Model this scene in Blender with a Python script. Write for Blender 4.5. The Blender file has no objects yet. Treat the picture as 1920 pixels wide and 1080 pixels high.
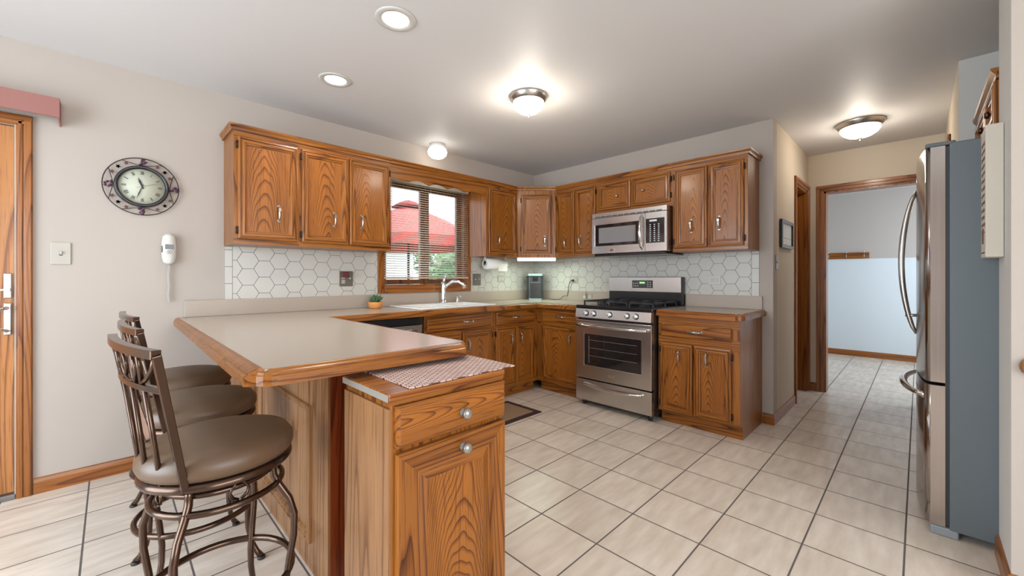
import bpy, bmesh, math, random
from mathutils import Vector, Matrix
PI = math.pi
random.seed(7)
C = bpy.context.scene.collection
sc = bpy.context.scene

# ---------------------------------------------------------------- camera
cam = bpy.data.cameras.new('camera'); co = bpy.data.objects.new('camera', cam); C.objects.link(co)
co.location = (-3.6913, -3.3577, 1.164)
co.rotation_euler = (PI/2, 0, math.radians(45.04-90))
cam.sensor_width = 36; cam.lens = 757.6*36/1920
cam.shift_x = -(964.4-960)/1920; cam.shift_y = -(540-519.95)/1920
cam.clip_start = 0.02
sc.camera = co
# ---------------------------------------------------------------- world, sun, area lamps as daylight at unseen windows
w = bpy.data.worlds.new('world'); sc.world = w; w.use_nodes = True
wn = w.node_tree.nodes; wl = w.node_tree.links; wn.clear()
sky = wn.new('ShaderNodeTexSky'); sky.sky_type = 'HOSEK_WILKIE'; sky.turbidity = 3.5; sky.sun_direction = (0.5, -0.3, 0.75)
mixw = wn.new('ShaderNodeMixRGB'); mixw.inputs[0].default_value = 0.55; mixw.inputs[2].default_value = (0.85, 0.92, 1.0, 1)
bg = wn.new('ShaderNodeBackground'); bg.inputs[1].default_value = 4.6
wo = wn.new('ShaderNodeOutputWorld')
wl.new(sky.outputs[0], mixw.inputs[1]); wl.new(mixw.outputs[0], bg.inputs[0]); wl.new(bg.outputs[0], wo.inputs[0])
sun = bpy.data.lights.new('sun', 'SUN'); sun.energy = 3.0; sun.angle = 0.02; sun.color = (1, .95, .88)
so = bpy.data.objects.new('sun', sun); C.objects.link(so)
so.rotation_euler = Vector((-.5, .35, -.8)).to_track_quat('-Z', 'Y').to_euler()
def area(name, loc, direction, sx, sy, energy, color):
    l = bpy.data.lights.new(name, 'AREA'); l.shape = 'RECTANGLE'; l.size = sx; l.size_y = sy; l.energy = energy; l.color = color
    o = bpy.data.objects.new(name, l); C.objects.link(o); o.location = loc
    o.rotation_euler = Vector(direction).to_track_quat('-Z', 'Z').to_euler()
    return o
area('added_rear_daylight', (-3.5, -5.98, 1.35), (0, 1, 0.0), 3.0, 1.9, 62, (1.0, .97, .95))  # added area lamp, fills the room from behind the camera
area('added_side_daylight', (-5.78, -1.6, 1.25), (1, -0.15, 0.0), 2.2, 2.0, 80, (.75, .89, 1.0))  # added area lamp, bluish fill from the unseen left side
area('daylight_mudroom_window', (2.9, -4.56, 1.4), (0, 1, -.1), 1.6, 1.3, 30, (.78, .89, 1.0))
sc.view_settings.view_transform = 'Standard'; sc.view_settings.look = 'None'
sc.view_settings.gamma = 1; sc.view_settings.use_curve_mapping = False
sc.view_settings.exposure = 0.38

# ---------------------------------------------------------------- materials
def newmat(name):
    m = bpy.data.materials.new(name); m.use_nodes = True
    return m, m.node_tree.nodes, m.node_tree.links, m.node_tree.nodes['Principled BSDF']
def mat(name, col, rough=.5, metal=0.0, spec=.5, bump=0, bscale=200, emit=None, estr=0, coat=0, var=0, aniso=None, trans=0):
    m, n, l, b = newmat(name)
    b.inputs['Base Color'].default_value = (*col, 1); b.inputs['Roughness'].default_value = rough
    b.inputs['Metallic'].default_value = metal; b.inputs['Specular IOR Level'].default_value = spec
    b.inputs['Coat Weight'].default_value = coat; b.inputs['Coat Roughness'].default_value = .15
    b.inputs['Transmission Weight'].default_value = trans
    tc = n.new('ShaderNodeTexCoord')
    if emit: b.inputs['Emission Color'].default_value = (*emit, 1); b.inputs['Emission Strength'].default_value = estr
    if var or not bump:
        no = n.new('ShaderNodeTexNoise'); no.inputs['Scale'].default_value = 6 if not aniso else 1; no.inputs['Detail'].default_value = 4
        src = tc.outputs['Object']
        if aniso:
            mp = n.new('ShaderNodeMapping'); mp.inputs['Scale'].default_value = aniso; l.new(src, mp.inputs[0]); src = mp.outputs[0]
        l.new(src, no.inputs['Vector'])
        mr = n.new('ShaderNodeMapRange'); mr.inputs[3].default_value = 1-(var or .02); mr.inputs[4].default_value = 1+(var or .02)
        l.new(no.outputs['Fac'], mr.inputs[0])
        mx = n.new('ShaderNodeMixRGB'); mx.blend_type = 'MULTIPLY'; mx.inputs[0].default_value = 1; mx.inputs[1].default_value = (*col, 1)
        l.new(mr.outputs[0], mx.inputs[2]); l.new(mx.outputs[0], b.inputs['Base Color'])
        if aniso:
            m2 = n.new('ShaderNodeMapRange'); m2.inputs[3].default_value = rough*.8; m2.inputs[4].default_value = rough*1.25
            l.new(no.outputs['Fac'], m2.inputs[0]); l.new(m2.outputs[0], b.inputs['Roughness'])
    if bump:
        no = n.new('ShaderNodeTexNoise'); no.inputs['Scale'].default_value = bscale; no.inputs['Detail'].default_value = 3
        l.new(tc.outputs['Object'], no.inputs['Vector'])
        bp = n.new('ShaderNodeBump'); bp.inputs['Strength'].default_value = bump; bp.inputs['Distance'].default_value = .002
        l.new(no.outputs['Fac'], bp.inputs['Height']); l.new(bp.outputs[0], b.inputs['Normal'])
    return m
def oak(name, light, mid, dark, axis, rough=.33, rings=9, big=1.0, cath=0, along=.35):
    """oak: growth rings as contours of a stretched noise, fine dark pores along the grain"""
    m, n, l, b = newmat(name)
    tc = n.new('ShaderNodeTexCoord'); oi = n.new('ShaderNodeObjectInfo')
    cx = n.new('ShaderNodeCombineXYZ')
    for i, k in enumerate((37., 61., 23.)):
        mu = n.new('ShaderNodeMath'); mu.operation = 'MULTIPLY'; mu.inputs[1].default_value = k; l.new(oi.outputs['Random'], mu.inputs[0]); l.new(mu.outputs[0], cx.inputs[i])
    ad = n.new('ShaderNodeVectorMath'); ad.operation = 'ADD'; l.new(tc.outputs['Object'], ad.inputs[0]); l.new(cx.outputs[0], ad.inputs[1])
    def mapped(across, along):
        mp = n.new('ShaderNodeMapping'); s = [across]*3; s['xyz'.index(axis)] = along
        mp.inputs['Scale'].default_value = s; l.new(ad.outputs[0], mp.inputs[0]); return mp.outputs[0]
    n1 = n.new('ShaderNodeTexNoise'); n1.inputs['Scale'].default_value = 1; n1.inputs['Detail'].default_value = 1.5; n1.inputs['Roughness'].default_value = .35; n1.inputs['Distortion'].default_value = .25
    l.new(mapped(6.5*big, along*big), n1.inputs['Vector'])
    mu = n.new('ShaderNodeMath'); mu.operation = 'MULTIPLY'; mu.inputs[1].default_value = rings*2; l.new(n1.outputs['Fac'], mu.inputs[0])
    src = mu.outputs[0]
    if cath:   # flat-sawn board: nested arches down the middle of the part, straight lines towards its edges
        sp = n.new('ShaderNodeSeparateXYZ'); l.new(tc.outputs['Generated'], sp.inputs[0])
        def M(op, a, b2):
            q = n.new('ShaderNodeMath'); q.operation = op
            for i, v in enumerate((a, b2)):
                if isinstance(v, (int, float)): q.inputs[i].default_value = v
                else: l.new(v, q.inputs[i])
            return q.outputs[0]
        A, Bc = ('Z', 'X') if axis == 'z' else ('X', 'Z')
        cen = M('ADD', M('MULTIPLY', oi.outputs['Random'], .3), .35)
        dx = M('SUBTRACT', sp.outputs[Bc], cen)
        q2 = M('MULTIPLY', M('MULTIPLY', dx, dx), cath*7.5)
        n5 = n.new('ShaderNodeTexNoise'); n5.inputs['Scale'].default_value = 1; n5.inputs['Detail'].default_value = 1.5
        l.new(mapped(9, 2.2), n5.inputs['Vector'])
        src = M('ADD', M('ADD', M('MULTIPLY', sp.outputs[A], cath*.9), q2), M('MULTIPLY', n5.outputs['Fac'], cath*.55))
    fr = n.new('ShaderNodeMath'); fr.operation = 'FRACT'; l.new(src, fr.inputs[0])
    cr = n.new('ShaderNodeValToRGB'); e = cr.color_ramp.elements
    e[0].position = 0; e[0].color = (*mid, 1); e[1].position = 1; e[1].color = (*dark, 1)
    for p, c in ((.10, light), (.62, light), (.86, mid)):
        q = e.new(p); q.color = (*c, 1)
    l.new(fr.outputs[0], cr.inputs[0])
    n2 = n.new('ShaderNodeTexNoise'); n2.inputs['Scale'].default_value = 1; n2.inputs['Detail'].default_value = 3; n2.inputs['Roughness'].default_value = .6
    l.new(mapped(190, 5), n2.inputs['Vector'])
    r2 = n.new('ShaderNodeMapRange'); r2.inputs[1].default_value = .52; r2.inputs[2].default_value = .68; r2.inputs[3].default_value = 0; r2.inputs[4].default_value = .55
    l.new(n2.outputs['Fac'], r2.inputs[0])
    mx = n.new('ShaderNodeMixRGB'); mx.inputs[2].default_value = (*[c*.55 for c in dark], 1)
    l.new(r2.outputs[0], mx.inputs[0]); l.new(cr.outputs[0], mx.inputs[1])
    n3 = n.new('ShaderNodeTexNoise'); n3.inputs['Scale'].default_value = 1; n3.inputs['Detail'].default_value = 2
    l.new(mapped(14, .8), n3.inputs['Vector'])
    r3 = n.new('ShaderNodeMapRange'); r3.inputs[3].default_value = .72; r3.inputs[4].default_value = 1.25; l.new(n3.outputs['Fac'], r3.inputs[0])
    m3 = n.new('ShaderNodeMixRGB'); m3.blend_type = 'MULTIPLY'; m3.inputs[0].default_value = 1; l.new(mx.outputs[0], m3.inputs[1]); l.new(r3.outputs[0], m3.inputs[2])
    l.new(m3.outputs[0], b.inputs['Base Color'])
    b.inputs['Roughness'].default_value = rough; b.inputs['Coat Weight'].default_value = .15; b.inputs['Coat Roughness'].default_value = .15; b.inputs['Specular IOR Level'].default_value = .35
    bp = n.new('ShaderNodeBump'); bp.inputs['Strength'].default_value = .12; bp.inputs['Distance'].default_value = .001; bp.invert = True
    l.new(r2.outputs[0], bp.inputs['Height']); l.new(bp.outputs[0], b.inputs['Normal'])
    return m
LO, MO, DO = (.29, .100, .014), (.18, .053, .0065), (.055, .012, .002)
oakz = oak('oak_vertical', LO, MO, DO, 'z'); oakx = oak('oak_horizontal', LO, MO, DO, 'x')
oaky = oak('oak_depth', LO, MO, DO, 'y')
pz = oak('oak_panel', (.30, .102, .014), (.20, .059, .007), (.075, .017, .002), 'z', rings=7, cath=9)
TO = ((.30, .100, .016), (.22, .064, .009), (.10, .026, .004))
tz, tx, ty = [oak('oak_trim_'+a, *TO, a, rings=6) for a in 'zxy']
pale = oak('oak_side_veneer', (.30, .145, .06), (.23, .10, .038), (.13, .052, .018), 'z', rings=5)
door_oak = oak('oak_door_slab', (.42, .17, .05), (.31, .11, .03), (.15, .045, .012), 'z', rings=8)
redoak = oak('oak_red_end', (.24, .045, .010), (.16, .026, .006), (.07, .012, .003), 'z', rings=7)
WALLC = (.42, .365, .32)
wall_m = mat('wall_paint', WALLC, .85, bump=.05, bscale=500)
hall_m = mat('hall_paint', (.54, .46, .36), .85, bump=.05, bscale=500)
white_m = mat('alcove_white', (.60, .58, .545), .85, bump=.05, bscale=500)
ceil_m = mat('ceiling_paint', (.62, .60, .59), .55, bump=.04, bscale=300)
lam = mat('laminate', (.41, .345, .285), .22, bump=.03, bscale=90, spec=.5)
curb_m = mat('laminate_upstand', (.40, .33, .27), .4, spec=.4)
tile_m = mat('hex_tile', (.52, .50, .455), .35, bump=.02, bscale=60)
grout_m = mat('tile_grout', (.17, .18, .15), .9)
steel = mat('stainless_steel', (.60, .585, .57), .27, 1.0, aniso=(3, 3, 220))
steelh = mat('stainless_horizontal', (.62, .60, .585), .24, 1.0, aniso=(3, 3, 300))
mirror = mat('polished_steel', (.72, .70, .68), .10, 1.0)
fsteel = mat('fridge_steel', (.47, .43, .41), .17, 1.0, aniso=(160, 160, 1.5), var=.08)
nickel = mat('brushed_nickel', (.50, .485, .46), .28, 1.0)
chrome = mat('chrome', (.80, .80, .82), .08, 1.0)
black = mat('black_enamel', (.012, .012, .014), .18, spec=.6)
blackm = mat('black_iron', (.02, .02, .022), .5)
blackgl = mat('black_glass', (.015, .012, .012), .05, spec=.7)
hingem = mat('dark_hinge', (.035, .022, .015), .4, .6)
greyside = mat('fridge_side_grey', (.115, .135, .145), .45, .1, bump=.08, bscale=700)
whitep = mat('white_plastic', (.54, .52, .48), .35)
ivory = mat('ivory_plate', (.40, .365, .31), .4)
taupe = mat('pewter_plate', (.20, .18, .16), .35, .7)
porc = mat('white_porcelain', (.85, .84, .82), .12)
bronze = mat('bronze_metal', (.10, .062, .045), .22, .9)
vinyl = mat('olive_vinyl', (.115, .068, .038), .38, bump=.12, bscale=700)
redfab = mat('umbrella_red', (.50, .085, .07), .8)
rosefab = mat('rose_fabric', (.29, .125, .105), .8, bump=.3, bscale=500)
leafm = mat('leaf_green', (.05, .12, .045), .5, var=.3)
terracotta = mat('terracotta', (.62, .25, .07), .7)
glowm = mat('lamp_glass', (.9, .88, .82), .3, emit=(1, .93, .80), estr=2.3)
glowd = mat('lamp_diffuser', (.9, .9, .88), .3, emit=(1, .97, .92), estr=9)
tubem = mat('fluorescent_tube', (.9, 1, .92), .3, emit=(.86, 1.0, .88), estr=6)
bluewhite = mat('mudroom_lower_blue', (.66, .72, .76), .8, bump=.05, bscale=500)
greybeige = mat('mudroom_upper_beige', (.47, .43, .40), .85, bump=.05, bscale=500)
paperm = mat('paper_white', (.82, .81, .77), .9)
dialm = mat('clock_dial', (.47, .48, .38), .6)
def glass_mat():
    m, n, l, b = newmat('window_glass'); out = n['Material Output']
    tr = n.new('ShaderNodeBsdfTransparent'); gl = n.new('ShaderNodeBsdfGlossy'); gl.inputs['Roughness'].default_value = .02
    fz = n.new('ShaderNodeLayerWeight'); fz.inputs[0].default_value = .15; mx = n.new('ShaderNodeMixShader')
    l.new(fz.outputs['Fresnel'], mx.inputs[0]); l.new(tr.outputs[0], mx.inputs[1]); l.new(gl.outputs[0], mx.inputs[2]); l.new(mx.outputs[0], out.inputs[0])
    return m
glass = glass_mat()
def floor_mat():
    m, n, l, b = newmat('ceramic_floor_tile')
    tc = n.new('ShaderNodeTexCoord'); sp = n.new('ShaderNodeSeparateXYZ'); l.new(tc.outputs['Object'], sp.inputs[0])
    P = .3175
    def M(op, a, b2=None):
        q = n.new('ShaderNodeMath'); q.operation = op
        for i, v in enumerate((a, b2)):
            if v is None: continue
            if isinstance(v, (int, float)): q.inputs[i].default_value = v
            else: l.new(v, q.inputs[i])
        return q.outputs[0]
    cells = []; ds = []
    for i, ph in ((0, -1.555), (1, -2.997)):
        t = M('DIVIDE', M('SUBTRACT', sp.outputs[i], ph), P)
        cells.append(M('FLOOR', t)); f = M('FRACT', t); ds.append(M('MINIMUM', f, M('SUBTRACT', 1.0, f)))
    d = M('MULTIPLY', M('MINIMUM', *ds), P)
    mask = n.new('ShaderNodeMapRange'); mask.inputs[1].default_value = .0028; mask.inputs[2].default_value = .0042; l.new(d, mask.inputs[0])
    cv = n.new('ShaderNodeCombineXYZ'); l.new(cells[0], cv.inputs[0]); l.new(cells[1], cv.inputs[1])
    wn_ = n.new('ShaderNodeTexWhiteNoise'); l.new(cv.outputs[0], wn_.inputs['Vector'])
    no = n.new('ShaderNodeTexNoise'); no.inputs['Scale'].default_value = 1.0; no.inputs['Detail'].default_value = 5
    mp = n.new('ShaderNodeMapping'); mp.inputs['Scale'].default_value = (5, 22, 5); l.new(tc.outputs['Object'], mp.inputs[0])
    off = n.new('ShaderNodeVectorMath'); off.operation = 'MULTIPLY_ADD'; off.inputs[1].default_value = (9, 9, 9); l.new(wn_.outputs['Color'], off.inputs[0]); l.new(mp.outputs[0], off.inputs[2])
    l.new(off.outputs[0], no.inputs['Vector'])
    cr = n.new('ShaderNodeValToRGB'); e = cr.color_ramp.elements; e[0].position = .3; e[0].color = (.58, .49, .40, 1); e[1].position = .72; e[1].color = (.72, .64, .555, 1)
    l.new(no.outputs['Fac'], cr.inputs[0])
    mr = n.new('ShaderNodeMapRange'); mr.inputs[3].default_value = .95; mr.inputs[4].default_value = 1.05; l.new(wn_.outputs['Value'], mr.inputs[0])
    mm = n.new('ShaderNodeMixRGB'); mm.blend_type = 'MULTIPLY'; mm.inputs[0].default_value = 1; l.new(cr.outputs[0], mm.inputs[1]); l.new(mr.outputs[0], mm.inputs[2])
    mx = n.new('ShaderNodeMixRGB'); mx.inputs[1].default_value = (.115, .10, .09, 1); l.new(mask.outputs[0], mx.inputs[0]); l.new(mm.outputs[0], mx.inputs[2])
    l.new(mx.outputs[0], b.inputs['Base Color'])
    rr = n.new('ShaderNodeMapRange'); rr.inputs[3].default_value = .8; rr.inputs[4].default_value = .27; l.new(mask.outputs[0], rr.inputs[0]); l.new(rr.outputs[0], b.inputs['Roughness'])
    bp = n.new('ShaderNodeBump'); bp.inputs['Strength'].default_value = .4; bp.inputs['Distance'].default_value = .002; l.new(mask.outputs[0], bp.inputs['Height'])
    bp2 = n.new('ShaderNodeBump'); bp2.inputs['Strength'].default_value = .06; bp2.inputs['Distance'].default_value = .004; l.new(no.outputs['Fac'], bp2.inputs['Height']); l.new(bp.outputs[0], bp2.inputs['Normal'])
    l.new(bp2.outputs[0], b.inputs['Normal'])
    return m
floor_m = floor_mat()
def weave_mat():
    m, n, l, b = newmat('woven_placemat')
    tc = n.new('ShaderNodeTexCoord'); mp = n.new('ShaderNodeMapping'); mp.inputs['Rotation'].default_value = (0, 0, .12); l.new(tc.outputs['Object'], mp.inputs[0])
    br = n.new('ShaderNodeTexBrick'); br.inputs['Scale'].default_value = 1; br.offset = .5
    br.inputs['Brick Width'].default_value = .024; br.inputs['Row Height'].default_value = .012; br.inputs['Mortar Size'].default_value = .0026
    br.inputs['Mortar Smooth'].default_value = .4
    br.inputs['Color1'].default_value = (.74, .60, .54, 1); br.inputs['Color2'].default_value = (.62, .45, .40, 1); br.inputs['Mortar'].default_value = (.14, .05, .04, 1)
    l.new(mp.outputs[0], br.inputs['Vector']); l.new(br.outputs['Color'], b.inputs['Base Color']); b.inputs['Roughness'].default_value = .55
    bp = n.new('ShaderNodeBump'); bp.invert = True; bp.inputs['Strength'].default_value = .8; bp.inputs['Distance'].default_value = .002; l.new(br.outputs['Fac'], bp.inputs['Height']); l.new(bp.outputs[0], b.inputs['Normal'])
    return m
weave = weave_mat()

# ---------------------------------------------------------------- mesh builder
class MB:
    def __init__(s): s.v = []; s.f = []; s.mi = []; s.sm = []; s.m = 0
    def face(s, idx, smooth=False, m=None): s.f.append(idx); s.mi.append(s.m if m is None else m); s.sm.append(smooth)
    def box(s, x0, x1, y0, y1, z0, z1):
        x0, x1 = sorted((x0, x1)); y0, y1 = sorted((y0, y1)); z0, z1 = sorted((z0, z1)); b = len(s.v)
        s.v += [(x, y, z) for z in (z0, z1) for x, y in ((x0, y0), (x1, y0), (x1, y1), (x0, y1))]
        for q in ((0, 3, 2, 1), (4, 5, 6, 7), (0, 1, 5, 4), (1, 2, 6, 5), (2, 3, 7, 6), (3, 0, 4, 7)): s.face([b+i for i in q])
        return s
    def prism(s, poly, axis, a, b_):
        """poly: 2D points in the two other axes (cyclic order x,y,z without axis); extruded a..b"""
        def P(p, t):
            return {'x': (t, p[0], p[1]), 'y': (p[0], t, p[1]), 'z': (p[0], p[1], t)}[axis]
        b = len(s.v); k = len(poly)
        s.v += [P(p, a) for p in poly]+[P(p, b_) for p in poly]
        s.face([b+i for i in range(k)]); s.face([b+k+i for i in range(k)][::-1])
        for i in range(k): s.face([b+i, b+(i+1) % k, b+k+(i+1) % k, b+k+i])
        return s
    def lathe(s, prof, c=(0, 0, 0), seg=32, axis='z', smooth=True):
        b = len(s.v); k = len(prof)
        for i in range(seg):
            t = 2*PI*i/seg
            for r, h in prof:
                p = (r*math.cos(t), r*math.sin(t), h)
                if axis == 'y': p = (p[0], p[2], p[1])
                if axis == 'x': p = (p[2], p[0], p[1])
                s.v.append((c[0]+p[0], c[1]+p[1], c[2]+p[2]))
        for i in range(seg):
            j = (i+1) % seg
            for q in range(k-1): s.face([b+i*k+q, b+j*k+q, b+j*k+q+1, b+i*k+q+1], smooth)
        if prof[0][0] > 1e-6: s.face([b+i*k for i in range(seg)][::-1])
        if prof[-1][0] > 1e-6: s.face([b+i*k+k-1 for i in range(seg)])
        return s
    def cyl(s, c, r, h, axis='z', seg=24, r2=None):
        return s.lathe([(r, 0), (r if r2 is None else r2, h)], c, seg, axis)
    def tube(s, pts, r, seg=10, closed=False, flat=1.0, smooth=True):
        pts = [Vector(p) for p in pts]; n = len(pts); b = len(s.v)
        rr = r if isinstance(r, (list, tuple)) else [r]*n
        T = []
        for i in range(n):
            if closed: t = pts[(i+1) % n]-pts[i-1]
            else: t = pts[min(i+1, n-1)]-pts[max(i-1, 0)]
            T.append(t.normalized())
        up = Vector((0, 0, 1)) if abs(T[0].z) < .9 else Vector((0, 1, 0))
        N = (up-T[0]*up.dot(T[0])).normalized(); Ns = [N]
        for i in range(1, n):
            N = Ns[-1]; N = (N-T[i]*N.dot(T[i]))
            N = N.normalized() if N.length > 1e-6 else Ns[-1]; Ns.append(N)
        for i in range(n):
            B = T[i].cross(Ns[i])
            for k in range(seg):
                a = 2*PI*k/seg+PI/seg
                s.v.append(tuple(pts[i]+Ns[i]*rr[i]*math.cos(a)+B*rr[i]*flat*math.sin(a)))
        for i in range(n if closed else n-1):
            j = (i+1) % n
            for k in range(seg): s.face([b+i*seg+k, b+i*seg+(k+1) % seg, b+j*seg+(k+1) % seg, b+j*seg+k], smooth)
        if not closed: s.face([b+k for k in range(seg)][::-1]); s.face([b+(n-1)*seg+k for k in range(seg)])
        return s
    def rings(s, x0, x1, z0, z1, y, prof, mside=1):
        """concentric rectangles facing -y: prof = (inset, height) from the back outwards; top and bottom bands take material mside"""
        b = len(s.v)
        for i, h in prof:
            s.v += [(x0+i, y-h, z0+i), (x1-i, y-h, z0+i), (x1-i, y-h, z1-i), (x0+i, y-h, z1-i)]
        s.face([b, b+3, b+2, b+1])
        for q in range(len(prof)-1):
            for k in range(4): s.face([b+q*4+k, b+q*4+(k+1) % 4, b+q*4+4+(k+1) % 4, b+q*4+4+k], False, mside if k in (0, 2) else 2*mside)
        e = b+(len(prof)-1)*4; s.face([e, e+1, e+2, e+3])
        return s
    def sweep(s, path, prof, closed=False):
        """path: 2D xy points; prof: (outward, z) polygon, outward = right-hand side of travel"""
        n = len(path); b = len(s.v); k = len(prof)
        P = [Vector(p) for p in path]
        for i in range(n):
            def nor(a, c): d = (c-a).normalized(); return Vector((d.y, -d.x))
            if closed: n1, n2 = nor(P[i-1], P[i]), nor(P[i], P[(i+1) % n])
            else:
                n1 = nor(P[i-1], P[i]) if i > 0 else nor(P[0], P[1]); n2 = nor(P[i], P[i+1]) if i < n-1 else n1
            m_ = (n1+n2); m_ = m_/m_.length_squared*2 if m_.length > 1e-6 else n1
            for o, z in prof: s.v.append((P[i].x+m_.x*o, P[i].y+m_.y*o, z))
        for i in range(n if closed else n-1):
            j = (i+1) % n
            for q in range(k): s.face([b+i*k+q, b+i*k+(q+1) % k, b+j*k+(q+1) % k, b+j*k+q])
        if not closed: s.face([b+q for q in range(k)][::-1]); s.face([b+(n-1)*k+q for q in range(k)])
        return s
    def cells(s, us, vs, inside, plane, a, b_):
        """solid of grid cells (us x vs where inside(i,j)) in plane 'xz'/'yz'/'xy', thickness a..b along the third axis"""
        idx = {}
        def V(i, j, t):
            k = (i, j, t)
            if k not in idx:
                u, v, c = us[i], vs[j], (a, b_)[t]
                idx[k] = len(s.v); s.v.append({'xz': (u, c, v), 'yz': (c, u, v), 'xy': (u, v, c)}[plane])
            return idx[k]
        I = lambda i, j: 0 <= i < len(us)-1 and 0 <= j < len(vs)-1 and inside((us[i]+us[i+1])/2, (vs[j]+vs[j+1])/2)
        for i in range(len(us)-1):
            for j in range(len(vs)-1):
                if not I(i, j): continue
                for t in (0, 1):
                    q = [V(i, j, t), V(i+1, j, t), V(i+1, j+1, t), V(i, j+1, t)]; s.face(q if t else q[::-1])
                for (di, dj, p, r) in ((-1, 0, (i, j), (i, j+1)), (1, 0, (i+1, j), (i+1, j+1)), (0, -1, (i, j), (i+1, j)), (0, 1, (i, j+1), (i+1, j+1))):
                    if not I(i+di, j+dj): s.face([V(*p, 0), V(*r, 0), V(*r, 1), V(*p, 1)])
        return s
    def add(s, o, f=None):
        b = len(s.v); s.v += [f(v) if f else v for v in o.v]; s.f += [[b+i for i in q] for q in o.f]; s.mi += o.mi; s.sm += o.sm; return s
    def rs(s, k=.87): s.v = [(v[0]*k, v[1]*k, v[2]) for v in s.v]; return s
    def build(s, name, mats, parent=None, bevel=0, seg=2, label=None, subsurf=0):
        me = bpy.data.meshes.new(name); me.from_pydata(s.v, [], s.f)
        for m in (mats if isinstance(mats, (list, tuple)) else [mats]): me.materials.append(m)
        nm = len(me.materials)
        for p, mi, sm in zip(me.polygons, s.mi, s.sm): p.material_index = min(mi, nm-1); p.use_smooth = sm
        bm = bmesh.new(); bm.from_mesh(me); bmesh.ops.recalc_face_normals(bm, faces=bm.faces); bm.to_mesh(me); bm.free()
        o = bpy.data.objects.new(name, me); C.objects.link(o)
        if parent: o.parent = parent
        if bevel:
            md = o.modifiers.new('bevel', 'BEVEL'); md.width = bevel; md.segments = seg; md.limit_method = 'ANGLE'; md.angle_limit = math.radians(40)
        if subsurf: md = o.modifiers.new('subsurf', 'SUBSURF'); md.levels = subsurf; md.render_levels = subsurf
        if label: o['label'] = label
        return o
def thing(name, label, cat, loc=(0, 0, 0), rz=0, group=None):
    o = bpy.data.objects.new(name, None); C.objects.link(o); o.location = loc; o.rotation_euler = (0, 0, rz); o.empty_display_size = .1
    o['label'] = label; o['category'] = cat
    if group: o['group'] = group
    return o
def tag(o, label, cat, group=None):
    o['label'] = label; o['category'] = cat
    if group: o['group'] = group
    return o
def struct(o): o['kind'] = 'structure'; return o
def dup(root, loc, rz, label):
    r = root.copy(); C.objects.link(r); r.location = loc; r.rotation_euler = (0, 0, rz); r['label'] = label
    for ch in list(root.children):
        c = ch.copy(); C.objects.link(c); c.parent = r
        for g in ch.children:
            d = g.copy(); C.objects.link(d); d.parent = c
    return r
RB = -PI/2   # furniture on the range wall: local x runs to the right along the wall, local -y is the front
def arc(cx, cy, r, a0, a1, n): return [(cx+r*math.cos(math.radians(a0+(a1-a0)*i/n)), cy+r*math.sin(math.radians(a0+(a1-a0)*i/n))) for i in range(n+1)]

ZC = 2.415
# ---------------------------------------------------------------- the room
def wall(name, plane, u0, u1, a, b, m, holes=(), z1=ZC, z0=0):
    us = sorted({u0, u1, *[h[0] for h in holes], *[h[1] for h in holes]}); vs = sorted({z0, z1, *[min(z1, max(z0, h[2])) for h in holes], *[min(z1, h[3]) for h in holes]})
    ins = lambda u, v: not any(h[0] < u < h[1] and h[2] < v < h[3] for h in holes)
    return struct(MB().cells(us, vs, ins, plane, a, b).build(name, m))
XW, YW = -5.8, -6.0
struct(MB().box(XW-.1, 4.3, YW-.1, .15, -.08, 0).build('floor', floor_m))
struct(MB().box(XW-.1, 4.3, YW-.1, .15, ZC, ZC+.15).build('ceiling', ceil_m))
WIN = (-1.975, -1.065, 1.085, 2.06)
DR = (-5.0, -4.045, 0, 1.965)
wall('wall_left', 'xz', XW, .12, 0, .14, wall_m, [WIN, DR])
wall('wall_back', 'yz', -2.5465, 0, 0, .115, wall_m)
HD = (.82, 1.36, 0, 2.04)
wall('wall_hall_left', 'xz', .115, 1.4236, -2.5465, -2.4315, hall_m, [HD])
HO = (-3.44, -2.677, 0, 2.03)
wall('wall_hall_back', 'yz', -4.6, -1.5, 1.4236, 1.54, hall_m, [HO])
HR = (.62, 1.30, 0, 2.13)
wall('wall_hall_right', 'xz', -.10, 1.4236, -3.64, -3.52, hall_m, [HR])
af = MB().box(-.22, -.10, -4.47, -3.52, 0, ZC); af.mi[4] = 1
struct(af.build('wall_alcove_far', [white_m, hall_m]))
struct(MB().box(-1.055, -.22, -4.47, -4.35, 0, ZC).build('wall_alcove_back', white_m))
wr_ = MB().box(-1.37, -1.055, YW, -3.595, 0, ZC); wr_.mi[5] = 1  # left-facing side takes the darker wall colour, the rest the whiter one
struct(wr_.build('wall_right', [white_m, wall_m]))
wall('wall_rear', 'xz', XW, -1.37, YW-.1, YW, wall_m, [(-5.0, -2.0, .4, 2.3)])
wall('wall_far_left', 'yz', YW, 0, XW-.1, XW, wall_m, [(-2.7, -.5, .25, 2.25)])
# mudroom beyond the doorway; lower wall pale blue, upper wall grey beige
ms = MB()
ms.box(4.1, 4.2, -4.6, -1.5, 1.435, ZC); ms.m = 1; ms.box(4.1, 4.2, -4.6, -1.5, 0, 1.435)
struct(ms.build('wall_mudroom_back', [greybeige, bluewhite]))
wall('wall_mudroom_left', 'xz', 1.54, 4.1, -1.5, -1.4, bluewhite)
wall('wall_mudroom_right', 'xz', 1.54, 4.1, -4.7, -4.6, bluewhite, [(2.1, 3.7, .75, 2.05)])
# pantry behind the open hall door
struct(MB().box(.115, 1.42, -1.6, -1.5, 0, ZC).build('wall_pantry', hall_m))

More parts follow.
